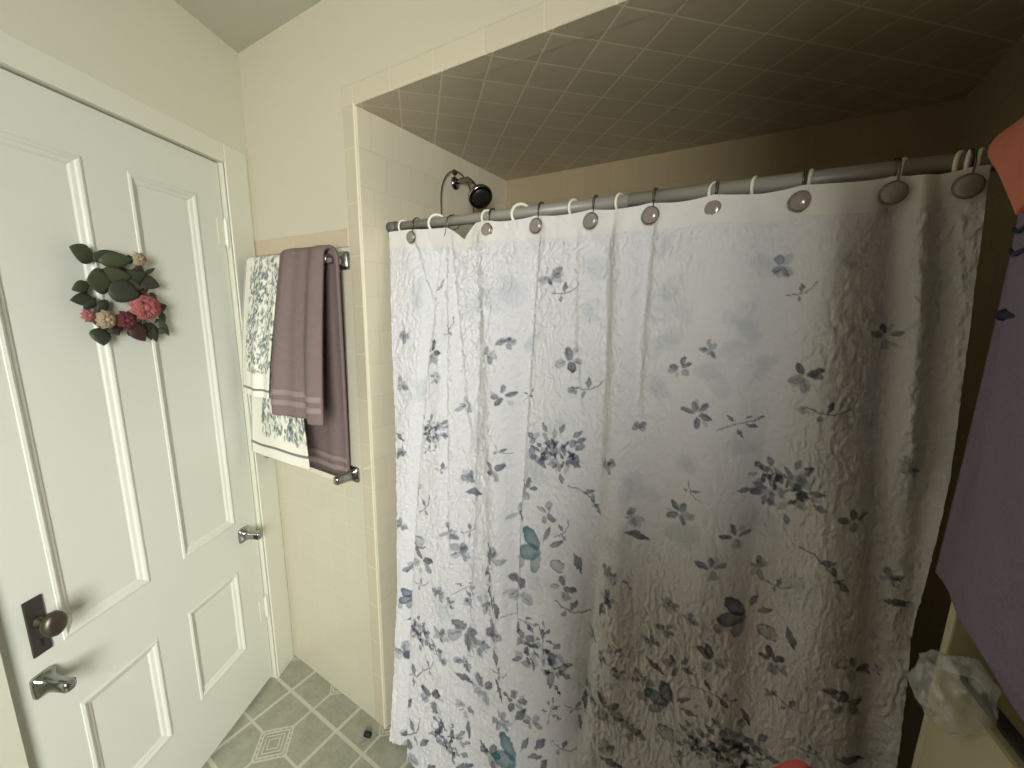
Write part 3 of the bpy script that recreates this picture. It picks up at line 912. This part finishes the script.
# doubled hem: a separate folded strip along the top edge
k = int(NZ * 0.031)
HX, HY, HZ = XX[:k:2, ::2], YY[:k:2, ::2], ZZ[:k:2, ::2]
hemo = grid_obj('top_hem', np.stack([HX, HY - 0.0014, HZ], -1), 'hem', curtain)

# ------------------------------------------------------------------ rod, rings and pearl hooks
rod = thing('shower_curtain_rod', 'grey metal tension rod across the tiled tub alcove, carrying the curtain', 'curtain rod', (0, 0, 0))
b = MB(); b.tube([(XA + 0.03, ROD_Y, rod_z(XA + 0.03)), (-0.30, ROD_Y, rod_z(-0.30))], 0.0145, 20)
b.build('outer_tube', 'rod', rod, smooth=True)
b = MB(); b.tube([(-0.30, ROD_Y, rod_z(-0.30)), (XR - 0.02, ROD_Y, rod_z(XR - 0.02))], 0.0165, 20)
b.build('inner_tube', 'rod', rod, smooth=True)
for x0, x1 in ((XA + 0.0005, XA + 0.032), (XR - 0.03, XR - 0.0005)):
    b = MB(); b.tube([(x0, ROD_Y, rod_z(x0)), (x1, ROD_Y, rod_z(x1))], 0.0178, 20)
    b.build('end_cap', 'rod_cap', rod, smooth=True)


ORD = ['first', 'second', 'third', 'fourth', 'fifth', 'sixth', 'seventh', 'eighth', 'ninth', 'tenth', 'eleventh', 'twelfth', 'thirteenth']


def ring_mesh(R, r, start=0, end=360, n=28, ry=1.0):
    pts = []
    for i in range(n):
        a = math.radians(start + (end - start) * i / (n if end - start == 360 else n - 1))
        pts.append((0, R * math.cos(a) * ry, R * math.sin(a)))
    return MB().tube(pts, r, 8, closed=(end - start == 360))


WHITE = [(404, 228, 10), (437, 222, 50), (488, 215, 25), (521, 212, 55), (574, 208, 15), (620, 203, 12), (717, 190, 38), (755, 186, 12), (811, 180, 10), (904, 167, 20), (960, 162, 25), (970, 160, 20), (981, 159, 22)]
proto = None
for i, (px, py, ang) in enumerate(WHITE):
    x = at_y((px, py), ROD_Y)[0]
    name = 'curtain_ring'
    if proto is None:
        o = ring_mesh(0.0212, 0.0032).build(name, 'ring', smooth=True); proto = o
    else:
        o = proto.copy(); C.objects.link(o)
    o.location = (x, ROD_Y + 0.002, rod_z(x) - 0.0035); o.rotation_euler = (0, 0, math.radians(ang * (-1 if i < 10 else -1)))
    if ang > 48: o.scale = (1.25, 1.25, 1.25); o.rotation_euler = (0, 0, math.radians(-44))
    where = 'leftmost' if i == 0 else 'rightmost' if i == 12 else ORD[i] + ' from the left'
    tag(o, 'white plastic curtain ring on the grey rod, %s of the thirteen' % where, 'curtain ring', 'white curtain rings on the rod')

proto = None
HOOKS = [(410, 238), (445, 240)] + PEARLS[1:]
for i, (px, py) in enumerate(HOOKS):
    yq = 0.952 if i == 1 else None
    x = at_y((px, py), 0.943)[0]
    zt = rod_z(x)
    if proto is None:
        t = empty('curtain_hook', (x, ROD_Y, zt))
        ring_mesh(0.0205, 0.0013, 60, 395, 30).build('wire', 'wire', t, smooth=True)
        b = MB(); b.tube([(0.004, 0.0, 0.0205), (0.004, -0.017, 0.013), (0.004, -0.023, -0.004), (0.003, -0.025, -0.030), (0, -0.028, -0.041)], 0.0013, 8)
        b.build('wire', 'wire', t, smooth=True)
        b = MB(); b.lathe([(0.004, 0.0), (0.0182, 0.001), (0.0190, 0.003), (0.0168, 0.005)], (0, -0.0265, -0.041), (0, -1, 0), 24)
        b.build('setting', 'pearl_rim', t, smooth=True)
        prof = [(0.0168 * math.cos(a), 0.005 + 0.007 * math.sin(a)) for a in np.linspace(0, math.pi / 2 - 0.06, 10)]
        b = MB(); b.lathe(prof, (0, -0.0265, -0.041), (0, -1, 0), 24)
        b.build('pearl', 'pearl', t, smooth=True)
        proto = t
    else:
        t = proto.copy(); C.objects.link(t)
        for ch in list(proto.children):
            if i == 1 and ch.name.split('.')[0] in ('pearl', 'setting'): continue
            c = ch.copy(); C.objects.link(c); c.parent = t
        t.location = (x, ROD_Y, zt)
    if i == 1:
        t.location = (x + 0.004, ROD_Y, zt - 0.004); t.rotation_euler = (0, 0, math.radians(-32))
        tag(t, 'bare steel wire curtain hook without a pearl, beside the second white ring', 'curtain hook', 'curtain hooks on the rod')
    else:
        j = i if i == 0 else i - 1
        where = 'leftmost' if j == 0 else 'rightmost' if j == 8 else ORD[j] + ' from the left'
        tag(t, 'grey pearl button curtain hook on the curtain hem, %s of the nine' % where, 'curtain hook', 'curtain hooks on the rod')

# ------------------------------------------------------------------ shower head, wire caddy, tub
sh = thing('overhead_shower', 'chrome shower head on a bent arm from the left tile wall of the tub', 'shower head', (XA, 1.31, EYE + 0.475))
b = MB(); b.lathe([(0.024, 0.0), (0.024, 0.003), (0.016, 0.009), (0.011, 0.011)], (0, 0, 0), (1, 0, 0), 20)
b.build('flange', 'dark_chrome', sh, smooth=True)
b = MB()
p0 = [Vector((0.0, 0, 0)), Vector((0.03, 0.0, 0.008)), Vector((0.065, -0.003, 0.006)), Vector((0.09, -0.008, -0.012)), Vector((0.112, -0.014, -0.034))]
b.tube(p0, 0.0085, 12)
b.build('arm', 'dark_chrome', sh, smooth=True)
hc = Vector((0.112, -0.014, -0.034)); hd = Vector((0.62, -0.38, -0.68)).normalized()
b = MB(); b.lathe([(0.011, -0.006), (0.014, 0.0), (0.013, 0.010), (0.018, 0.018), (0.034, 0.034), (0.043, 0.050), (0.0455, 0.060), (0.0445, 0.066), (0.040, 0.068)], hc, hd, 32)
b.build('spray_head', 'dark_chrome', sh, smooth=True)
b = MB(); b.lathe([(0.034, 0.0665), (0.032, 0.0700), (0.010, 0.0715)], hc, hd, 32)
for q in range(12):
    a = q * math.pi / 6
    ax = hd.cross(Vector((0, 0, 1))).normalized(); ay = hd.cross(ax)
    b.lathe([(0.0022, 0.069), (0.0016, 0.0735)], hc + (ax * math.cos(a) + ay * math.sin(a)) * 0.027, hd, 8)
b.build('spray_face', 'dark_metal', sh, smooth=True)

cd = thing('shower_caddy', 'grey wire shower caddy arch hung round the shower arm on the tile', 'shower caddy', (XA + 0.018, 1.305, EYE))
b = MB()
arch = [(0, -0.098, -0.30), (0, -0.098, -0.05), (0, -0.097, 0.30)]
arch += [(0, 0.098 * math.cos(a), 0.395 + 0.118 * math.sin(a)) for a in np.linspace(math.pi, 0, 18)]
arch += [(0, 0.097, 0.30), (0, 0.098, -0.05), (0, 0.098, -0.30)]
b.tube(arch, 0.0022, 8)
b.build('arch_wire', 'wire', cd, smooth=True)
for z in (-0.30, -0.02):
    b = MB()
    for dz in (0, 0.05):
        b.tube([(0.0, -0.10, z + dz), (0.11, -0.10, z + dz), (0.11, 0.10, z + dz), (0.0, 0.10, z + dz)], 0.002, 6, closed=True)
    for q in range(9):
        y = -0.09 + q * 0.0225
        b.tube([(0.002, y, z), (0.11, y, z), (0.11, y, z + 0.05)], 0.0015, 6)
    b.build('basket', 'wire', cd)
b = MB(); b.lathe([(0.012, 0.0), (0.009, 0.006), (0.004, 0.012)], (-0.0175, 0.0, 0.513), (1, 0, 0), 16)
b.build('suction_cup', 'dark_metal', cd, smooth=True)

tub = thing('bathtub', 'white enamel bathtub behind the shower curtain', 'bathtub', (0, 0, 0))
b = MB()
x0, x1, y0, y1, zt = XA + 0.004, XR - 0.004, 0.962, YB - 0.004, 0.40


def rr(d, z, rad):
    a0, a1, c0, c1 = x0 + d, x1 - d, y0 + d, y1 - d
    pts = []
    for cx, cy, st in ((a1 - rad, c1 - rad, 0), (a0 + rad, c1 - rad, 90), (a0 + rad, c0 + rad, 180), (a1 - rad, c0 + rad, 270)):
        for q in range(6):
            a = math.radians(st + q * 18); pts.append((cx + rad * math.cos(a), cy + rad * math.sin(a), z))
    return pts


b.loft([rr(0.0, 0.0, 0.006), rr(0.0, zt - 0.02, 0.006), rr(0.004, zt, 0.01), rr(0.075, zt, 0.10), rr(0.09, zt - 0.02, 0.11), rr(0.14, 0.10, 0.14), rr(0.19, 0.06, 0.14)])
b.build('basin', 'tub', tub, smooth=False)
b = MB(); b.lathe([(0.022, 0), (0.022, 0.003), (0.012, 0.005)], (-0.75, 1.29, 0.061), (0, 0, 1), 20)
b.build('drain', 'chrome', tub)


# ------------------------------------------------------------------ towels on the left
def cloth_noise(u, v, s, seed):
    return np.vectorize(lambda a, c: mnoise.noise(Vector((a * s, c * s, seed))))(u, v)


def drape(name, z_bar, y_bar, top_lr, front_lr, z_front, back_lr, z_back, yf, yk, waves, mat, parent, cols=None, nu=70, nv=120, thick=0.006, seed=1, r=0.014):
    """sheet running up the front, over the bar and down the back"""
    lf, lb = z_bar - z_front, z_bar - z_back
    L = lf + math.pi * r + lb
    t = np.linspace(0, L, nv)
    P = np.zeros((nv, nu, 3)); U = np.linspace(0, 1, nu)
    for i, q in enumerate(t):
        if q < lf:
            k = q / lf; xl = front_lr[0] + (top_lr[0] - front_lr[0]) * k; xr = front_lr[1] + (top_lr[1] - front_lr[1]) * k
            y = yf + (y_bar - r - yf) * k ** 1.5; z = z_front + q; amp = 1 - 0.65 * k
        elif q < lf + math.pi * r:
            a = (q - lf) / r; xl, xr = top_lr; y = y_bar - r * math.cos(a); z = z_bar + r * math.sin(a); amp = 0.3
        else:
            k = (q - lf - math.pi * r) / lb; xl = top_lr[0] + (back_lr[0] - top_lr[0]) * k; xr = top_lr[1] + (back_lr[1] - top_lr[1]) * k
            y = y_bar + r + (yk - y_bar - r) * k; z = z_bar - (q - lf - math.pi * r); amp = -0.25
        w = sum(A * np.sin(U * f * 2 * math.pi + ph + 0.4 * math.sin(q * 4)) for A, f, ph in waves)
        P[i, :, 0] = xl + (xr - xl) * U
        P[i, :, 1] = y + w * amp
        P[i, :, 2] = z
    return grid_obj(name, P, mat, parent, cols, thick), P


floral = thing('hand_towel', 'white towel with grey-green flower print and grey border, on the rail beside the door casing', 'towel', (0, 0, 0))


def floral_print(nv, nu, W, H, seed, border_v, band):
    """W x H metres of printed cotton; u across from the left, v upwards from the lower hem"""
    X, Z = np.meshgrid(np.linspace(0, W, nu), np.linspace(0, H, nv))
    p = Print(X, Z, (224, 220, 206), seed)
    R = random.Random(seed)
    for _ in range(int(420 * band[1] * band[3] / 0.05)):
        x = R.uniform(band[0], band[0] + band[1]); z = R.uniform(band[2], band[2] + band[3])
        k = R.random()
        if k < .55: p.petal(x, z, R.uniform(.007, .014), R.uniform(.003, .006), R.uniform(0, 6.28), R.choice([(96, 118, 102), (124, 138, 122), (140, 150, 136), (84, 104, 96), (156, 160, 148)]), R.uniform(.5, .9), point=.6)
        elif k < .8: p.bloom(x, z, R.uniform(.010, .016), R.uniform(0, 6), 'H')
        else: p.petal(x, z, .005, .005, 0, (44, 66, 66), .9)
    # grey border stripe along the hem and the left edge
    for c in (border_v,):
        m = np.abs(Z - c) < 0.0026
        p.c[m] = np.array(lin((120, 118, 112)))
    m = (np.abs(X - 0.006) < 0.003); p.c[m] = np.array(lin((150, 148, 140)))
    return p.c


nv, nu = 260, 130
colA = floral_print(nv, nu, 0.26, 0.56, 3, 0.022, (0.055, 0.21, 0.07, 0.49))
drape('front_layer', EYE + 0.150, 0.797, (-1.638, -1.400), (-1.632, -1.455), EYE - 0.325, (-1.625, -1.400), EYE - 0.02, 0.722, 0.845,
      [(0.006, 1.3, 0.4), (0.003, 2.7, 1.0)], 'floral', floral, colA, nu, nv, 0.006, 1, 0.016)
# the longer inner layer hanging below it
colB = floral_print(nv, 180, 0.36, 0.34, 5, 0.022, (0.09, 0.27, 0.045, 0.28))
U, V = np.meshgrid(np.linspace(0, 1, 180), np.linspace(0, 1, nv))
xl = -1.632 + 0.03 * V; xr = -1.255 - 0.115 * V
P = np.stack([xl + (xr - xl) * U, 0.728 + 0.042 * V + 0.006 * np.sin(U * 7 + 1) * (1 - V * .6), EYE - 0.552 + 0.012 * U * (1 - V) - 0.004 * np.sin(U * 9) * (1 - V) + V * 0.62], -1)
grid_obj('under_layer', P, 'floral', floral, colB, 0.005)

mauve = thing('bath_towel', 'mauve terry towel folded over the upper chrome rail, next to the floral towel', 'towel', (0, 0, 0))
ob, P = drape('terry_cloth', EYE + 0.152, 0.792, (-1.385, -1.152), (-1.442, -1.125), EYE - 0.362, (-1.435, -1.200), EYE - 0.612, 0.716, 0.842,
              [(0.013, 1.55, 2.2), (0.006, 3.1, 0.6)], 'mauve', mauve, None, 90, 200, 0.011, 2, 0.024)
# two woven bands near each end
lf = 0.152 + 0.362
for z0 in (0.035, 0.070):
    i0 = int(z0 / (lf + 0.764 + math.pi * 0.024) * 200)
    Q = P[i0:i0 + 4].copy(); Q[..., 1] -= 0.0066
    grid_obj('woven_band', Q, 'mauve_band', mauve, None, 0.002)
    Q = P[199 - i0 - 3:200 - i0].copy(); Q[..., 1] -= 0.0066
    grid_obj('woven_band', Q, 'mauve_band', mauve, None, 0.002)

# ------------------------------------------------------------------ wreath of silk flowers on the door
W_S, W_Z = ks(-0.487), kz(EYE + 0.02)


def on_door(px, py, lift=0.028):
    """point of the door face seen at a photo position, in door-local metres round the wreath centre"""
    d = ray((px, py)); n = np.array([NN[0], NN[1], 0])
    c = np.array([CORNER[0], CORNER[1], 0]) @ n - D_OFF + lift
    v = d * (c / (n @ d))
    s = (v[:2] - CORNER) @ DD
    return s - W_S, v[2] + EYE - W_Z


wreath = thing('flower_wreath', 'small wreath of green silk leaves and pink flowers hanging on the white door', 'wreath',
               tuple(dw(W_S, -D_OFF)) + (W_Z,), DANG)
WP = lambda zx, zy: (50 + zx / 5.487, 220 + zy / 5.487)      # measured on an enlarged view
b = MB()
rp = []
for a in np.linspace(0, 2 * math.pi, 40, endpoint=False):
    x, z = on_door(*WP(375 + 150 * math.cos(a), 430 - 170 * math.sin(a)))
    rp.append((x, -0.012 + 0.005 * math.sin(a * 7), z + 0.004 * math.cos(a * 5)))
b.tube(rp, 0.0055, 8, closed=True)
b.build('vine_ring', 'stem', wreath, smooth=True)


def leaf_mesh(b, base, tip, wid, lift0, lift1, curl=0.3, cup=0.25, n=9):
    """almond leaf from base to tip in door-local x, z"""
    bx, bz = base; tx, tz = tip
    L = math.hypot(tx - bx, tz - bz); ux, uz = (tx - bx) / L, (tz - bz) / L
    vs = []
    for i in range(n):
        t = i / (n - 1)
        w = wid * (math.sin(math.pi * t ** 0.8) ** 0.85 if 0 < t < 1 else 0.02)
        y = -(lift0 + (lift1 - lift0) * t + curl * L * t * (1 - t))
        for k in (-1, -0.5, 0, 0.5, 1):
            vs.append((bx + ux * L * t - uz * w * k, y + cup * w * abs(k) - 0.0, bz + uz * L * t + ux * w * k))
    fs = [(i * 5 + k, i * 5 + k + 1, (i + 1) * 5 + k + 1, (i + 1) * 5 + k) for i in range(n - 1) for k in range(4)]
    b.add(vs, fs)


LEAVES = [((275, 215), (100, 145), 45, 'leaf', .012, .03), ((280, 225), (450, 215), 38, 'leaf', .02, .03), ((255, 215), (400, 185), 32, 'leaf_dark', .014, .02), ((270, 300), (440, 310), 44, 'leaf', .028, .03),
          ((335, 340), (165, 330), 62, 'leaf', .03, .045), ((310, 360), (460, 420), 62, 'leaf_dark', .03, .045), ((430, 330), (520, 290), 40, 'leaf_dark', .02, .03), ((400, 330), (500, 380), 34, 'leaf', .02, .03),
          ((500, 320), (600, 365), 38, 'leaf_dark', .02, .03), ((290, 590), (290, 690), 48, 'leaf_dark', .02, .03), ((240, 350), (135, 385), 28, 'leaf', .015, .02), ((250, 430), (125, 440), 30, 'leaf_dark', .02, .02),
          ((260, 430), (200, 490), 26, 'leaf_dark', .02, .02), ((345, 560), (385, 635), 34, 'leaf_dark', .015, .025), ((440, 560), (520, 665), 46, 'leaf_brown', .03, .03), ((400, 530), (350, 620), 40, 'leaf_brown', .02, .025),
          ((560, 560), (600, 670), 32, 'leaf_dark', .02, .02), ((600, 540), (668, 635), 24, 'leaf', .02, .02), ((590, 490), (655, 470), 26, 'leaf_dark', .02, .02), ((540, 560), (570, 660), 28, 'leaf_dark', .02, .02),
          ((430, 250), (360, 175), 30, 'leaf_dark', .014, .02), ((470, 240), (440, 190), 24, 'leaf_dark', .014, .02), ((520, 250), (505, 300), 26, 'leaf_dark', .014, .02), ((330, 440), (275, 510), 26, 'leaf_dark', .02, .02),
          ((620, 500), (640, 570), 22, 'leaf_dark', .02, .02), ((500, 600), (460, 630), 30, 'leaf_brown', .03, .03), ((560, 400), (600, 450), 24, 'leaf_dark', .02, .02)]
_r = random.Random(9)
for _ in range(9):
    cx_, cz_ = _r.uniform(460, 550), _r.uniform(270, 420); a_ = _r.uniform(0, 6.28); l_ = _r.uniform(35, 60)
    LEAVES.append(((cx_, cz_), (cx_ + l_ * math.cos(a_), cz_ + l_ * math.sin(a_)), _r.uniform(12, 22), _r.choice(['leaf_dark', 'leaf_dark', 'leaf_brown']), .016, .028))
for _ in range(9):
    cx_, cz_ = _r.uniform(440, 610), _r.uniform(545, 625); a_ = _r.uniform(0, 6.28); l_ = _r.uniform(35, 60)
    LEAVES.append(((cx_, cz_), (cx_ + l_ * math.cos(a_), cz_ + l_ * math.sin(a_)), _r.uniform(12, 22), _r.choice(['leaf_dark', 'leaf_brown', 'leaf']), .018, .032))
for bs, tp, w, m, l0, l1 in LEAVES:
    b = MB(); leaf_mesh(b, on_door(*WP(*bs)), on_door(*WP(*tp)), w / 5.487 * 0.0029, l0, l1)
    o = b.build('leaf', m, wreath, smooth=True)
    md = o.modifiers.new('thickness', 'SOLIDIFY'); md.thickness = 0.0012; md.offset = 0
    if m == 'leaf_brown': o['label'] = 'dark maroon leaf'


def petal_flower(name, px, py, rad, layers, mat, label, squash=0.75, lift=0.03, tilt=0.5):
    b = MB(); cx, cz = on_door(*WP(px, py)); R = random.Random(int(px))
    for q in range(layers):
        n = 6 + q * 2; r1 = rad * (0.35 + 0.65 * (q + 1) / layers)
        for k in range(n):
            a = 2 * math.pi * (k + 0.5 * (q % 2)) / n + R.uniform(-.15, .15)
            tip = (cx + r1 * math.cos(a), cz + r1 * squash * math.sin(a))
            leaf_mesh(b, (cx + .15 * rad * math.cos(a), cz + .15 * rad * math.sin(a)), tip, rad * 0.40, lift + 0.014, lift + 0.016 - 0.008 * (q + 1) / layers + R.uniform(-.002, .002), 0.25, -0.2, 6)
    b.lathe([(rad * .22, 0), (rad * .2, .006), (rad * .08, .010)], (cx, -lift - 0.010, cz), (0, -1, 0), 10)
    o = b.build(name, mat, wreath, smooth=True); o['label'] = label
    md = o.modifiers.new('thickness', 'SOLIDIFY'); md.thickness = 0.001; md.offset = 0
    return o


petal_flower('flower', 505, 480, 0.048, 4, 'rose', 'dusty pink full blossom', 0.72)
petal_flower('flower', 405, 550, 0.030, 3, 'rose_dark', 'dark red blossom', 0.9, 0.025)
petal_flower('flower', 285, 545, 0.028, 3, 'pale_flower', 'pale beige blossom', 0.9)
petal_flower('flower', 185, 525, 0.017, 2, 'bud', 'small pink bud', 1.0)
petal_flower('flower', 490, 215, 0.022, 3, 'pale_flower', 'small beige blossom at the top', 0.9, 0.018)

# ------------------------------------------------------------------ right-hand corner: towels, cabinet, plastic bag, added hamper
rail = thing('wall_towel_bar', 'towel bar on the right wall, covered by the salmon and purple towels', 'towel bar', (0, 0, 0))
b = MB(); b.tube([(0.262, 0.28, EYE + 0.225), (0.262, 0.80, EYE + 0.225)], 0.008, 12); b.build('bar', 'chrome', rail, smooth=True)
for y in (0.30, 0.78):
    b = MB(); bracket_mesh(b, (XR - 0.0005, y, EYE + 0.225), (-1, 0, 0), (0, 1, 0), L=XR - 0.262 + 0.012)
    b.build('bracket', 'chrome', rail, smooth=True)


def side_drape(name, mat, parent, x_front, y0_top, y1_top, y0_bot, y1_bot, zbot, amp, freq, thick=0.010, bottom=None, ztop=None, x_top=0.262, seed=0, nu=70, nv=90, back=0.16):
    """cloth hanging on the right wall side, spread along y, facing the room"""
    U, V = np.meshgrid(np.linspace(0, 1, nu), np.linspace(0, 1, nv))
    zt = (EYE + 0.225) if ztop is None else ztop
    zb_ = zbot + (bottom(U) if bottom else 0)
    Z = zb_ + (zt - zb_) * V
    y0 = y0_bot + (y0_top - y0_bot) * V; y1 = y1_bot + (y1_top - y1_bot) * V
    Y = y0 + (y1 - y0) * U
    X = x_front + (x_top - 0.012 - x_front) * V ** 6 + amp * np.sin(U * freq + 1.3 + seed) * (1 - 0.7 * V) + amp * .4 * np.sin(U * freq * 2.3 + V * 3)
    Pf = np.stack([X, Y, Z], -1)
    # over the bar and a short way down the far side
    rows = []
    for a in np.linspace(0.25, math.pi, 8):
        rows.append(np.stack([x_top - 0.012 * np.cos(a) * np.ones(nu), Y[-1], zt + 0.012 * math.sin(a) * np.ones(nu)], -1))
    for q in np.linspace(0.02, back, 8):
        rows.append(np.stack([x_top + 0.013 * np.ones(nu), Y[-1], (zt - q) * np.ones(nu)], -1))
    return grid_obj(name, np.concatenate([Pf, np.array(rows)]), mat, parent, None, thick), Pf


purple = thing('bath_towel', 'purple terry bath towel hanging at the right edge, beside the curtain end', 'towel', (0, 0, 0))
side_drape('back_fold', 'purple', purple, 0.252, 0.785, 0.30, 0.797, 0.30, EYE - 0.375, 0.004, 9)
ob, PF = side_drape('front_fold', 'purple', purple, 0.226, 0.740, 0.26, 0.648, 0.24, EYE - 0.325, 0.006, 8,
                    bottom=lambda U: 0.03 * np.clip(1 - U / 0.06, 0, 1) ** 2, x_top=0.250, seed=1)
for z0 in (0.066, 0.090):
    i0 = int((z0 + 0.325) / 0.55 * 89)
    Q = np.repeat(PF[i0:i0 + 1, :56], 3, 0).copy(); Q[..., 0] -= 0.0068
    Q[..., 2] += np.array([0, 0.002, 0.004])[:, None] + 0.004 * np.sin(np.linspace(0, 6, 56))[None, :]
    grid_obj('ribbon_stripe', Q, 'navy', purple, None, 0.003)
b = MB()
pm = at_x((1009, 315), 0.228)
b.tube([(0.224, pm[1], pm[2]), (0.222, pm[1] - 0.03, pm[2] - 0.001), (0.221, pm[1] - 0.10, pm[2] - 0.002)], [0.0055, 0.0028, 0.0028], 8)
b.lathe([(0.001, -0.006), (0.006, -0.004), (0.007, 0.0), (0.006, 0.004), (0.001, 0.006)], (0.224, pm[1], pm[2]), (0, 1, 0), 12)
b.build('embroidered_sprig', 'navy', purple, smooth=True)

salmon = thing('hand_towel', 'salmon pink towel draped at the right end of the curtain rod', 'towel', (0, 0, 0))
side_drape('terry_cloth', 'salmon', salmon, 0.222, 0.885, 0.42, 0.715, 0.42, EYE + 0.108, 0.007, 10, 0.008,
           bottom=lambda U: 0.03 * np.clip(1 - U / 0.14, 0, 1) + 0.16 * np.clip(U - 0.16, 0, 1), ztop=EYE + 0.245, x_top=0.262, seed=2, back=0.04)

cab = thing('storage_cabinet', 'narrow cream cabinet with a dark rail on top, at the lower right corner', 'cabinet', (0.257, 0.735, 0), math.radians(10))
CT = EYE - 0.485
b = MB(); b.box((0.0, -0.50, 0.0), (0.06, 0.0, CT)); b.build('body', 'cream_cab', cab, bevel=0.006)
b = MB(); b.box((0.014, -0.50, CT - 0.001), (0.031, -0.012, CT + 0.006)); r_ = b.build('top_rail', 'dark_rail', cab, bevel=0.002); r_['label'] = 'dark grey rail'

b = MB(); b.box((0.004, 0.003, 0.0), (0.075, 0.018, EYE - 0.30)); b.build('back_board', 'cream_cab', cab, bevel=0.003)

# crumpled clear bag lying over the cabinet corner
import bmesh
bm = bmesh.new(); bmesh.ops.create_icosphere(bm, subdivisions=5, radius=1.0)
for v in bm.verts:
    n = v.co.normalized()
    k = 1 + 0.25 * mnoise.noise(n * 1.9) + 0.11 * (1 - abs(mnoise.noise(n * 3.1)) * 3) * 0.5 + 0.02 * mnoise.noise(n * 9)
    v.co = Vector((n.x * 0.033, n.y * 0.045, n.z * 0.043)) * k
    if v.co.x > 0.0: v.co.x *= 1.2; v.co.z += 0.25 * v.co.x
me = bpy.data.meshes.new('plastic_bag'); bm.to_mesh(me); bm.free()
me.materials.append(M['plastic'])
bag = bpy.data.objects.new('plastic_bag', me); C.objects.link(bag)
me.polygons.foreach_set('use_smooth', [True] * len(me.polygons))
bag.location = tuple(at_y((950, 690), 0.690))
tag(bag, 'crumpled clear plastic bag lying over the cabinet corner beside the curtain', 'plastic bag')

hamper = thing('added_hamper', 'added unseen white wicker hamper standing below the frame in front of the curtain', 'hamper', (0.125, 0.655, 0))  # added out of view to hold the pink cloth and shape light falloff
b = MB()
prof = [(0.085, 0.0), (0.09, 0.02)] + [(0.09 + 0.018 * q / 20 + (0.002 if q % 2 else -0.002), 0.02 + 0.72 * q / 20) for q in range(21)] + [(0.100, 0.74), (0.082, 0.05), (0.02, 0.045)]
b.lathe(prof, (0, 0, 0), (0, 0, 1), 36); b.build('body', 'basket', hamper)
b = MB(); b.tube([(0.108 * math.cos(a), 0.108 * math.sin(a), 0.745) for a in np.linspace(0, 2 * math.pi, 36, endpoint=False)], 0.008, 8, closed=True)
b.build('rim', 'basket', hamper, smooth=True)
U, V = np.meshgrid(np.linspace(0, 2 * math.pi, 60), np.linspace(0.02, 1, 30))
rad = 0.098 * V
hgt = 0.215 * (1 - V ** 1.7) + 0.010 * np.sin(U * 3 + 1) * V + 0.006 * np.sin(U * 7) * V
P = np.stack([0.125 + rad * np.cos(U), 0.655 + rad * np.sin(U), 0.735 + hgt], -1)
pk = grid_obj('folded_towel', P, 'pink', None, None, 0.006)
tag(pk, 'pink terry cloth heaped at the bottom edge in front of the curtain', 'towel')

# small dark bit on the floor by the alcove corner
b = MB()
b.lathe([(0.009, 0.0), (0.0105, 0.003), (0.0105, 0.022), (0.0085, 0.026), (0.003, 0.027)], (0, 0, 0), (1, 0.3, 0), 16)
o = b.build('bottle_cap', 'hole', smooth=True)
o.location = (-1.138, 0.800, 0.0108)
tag(o, 'small dark cylindrical cap lying on the patterned floor near the tub alcove', 'cap')
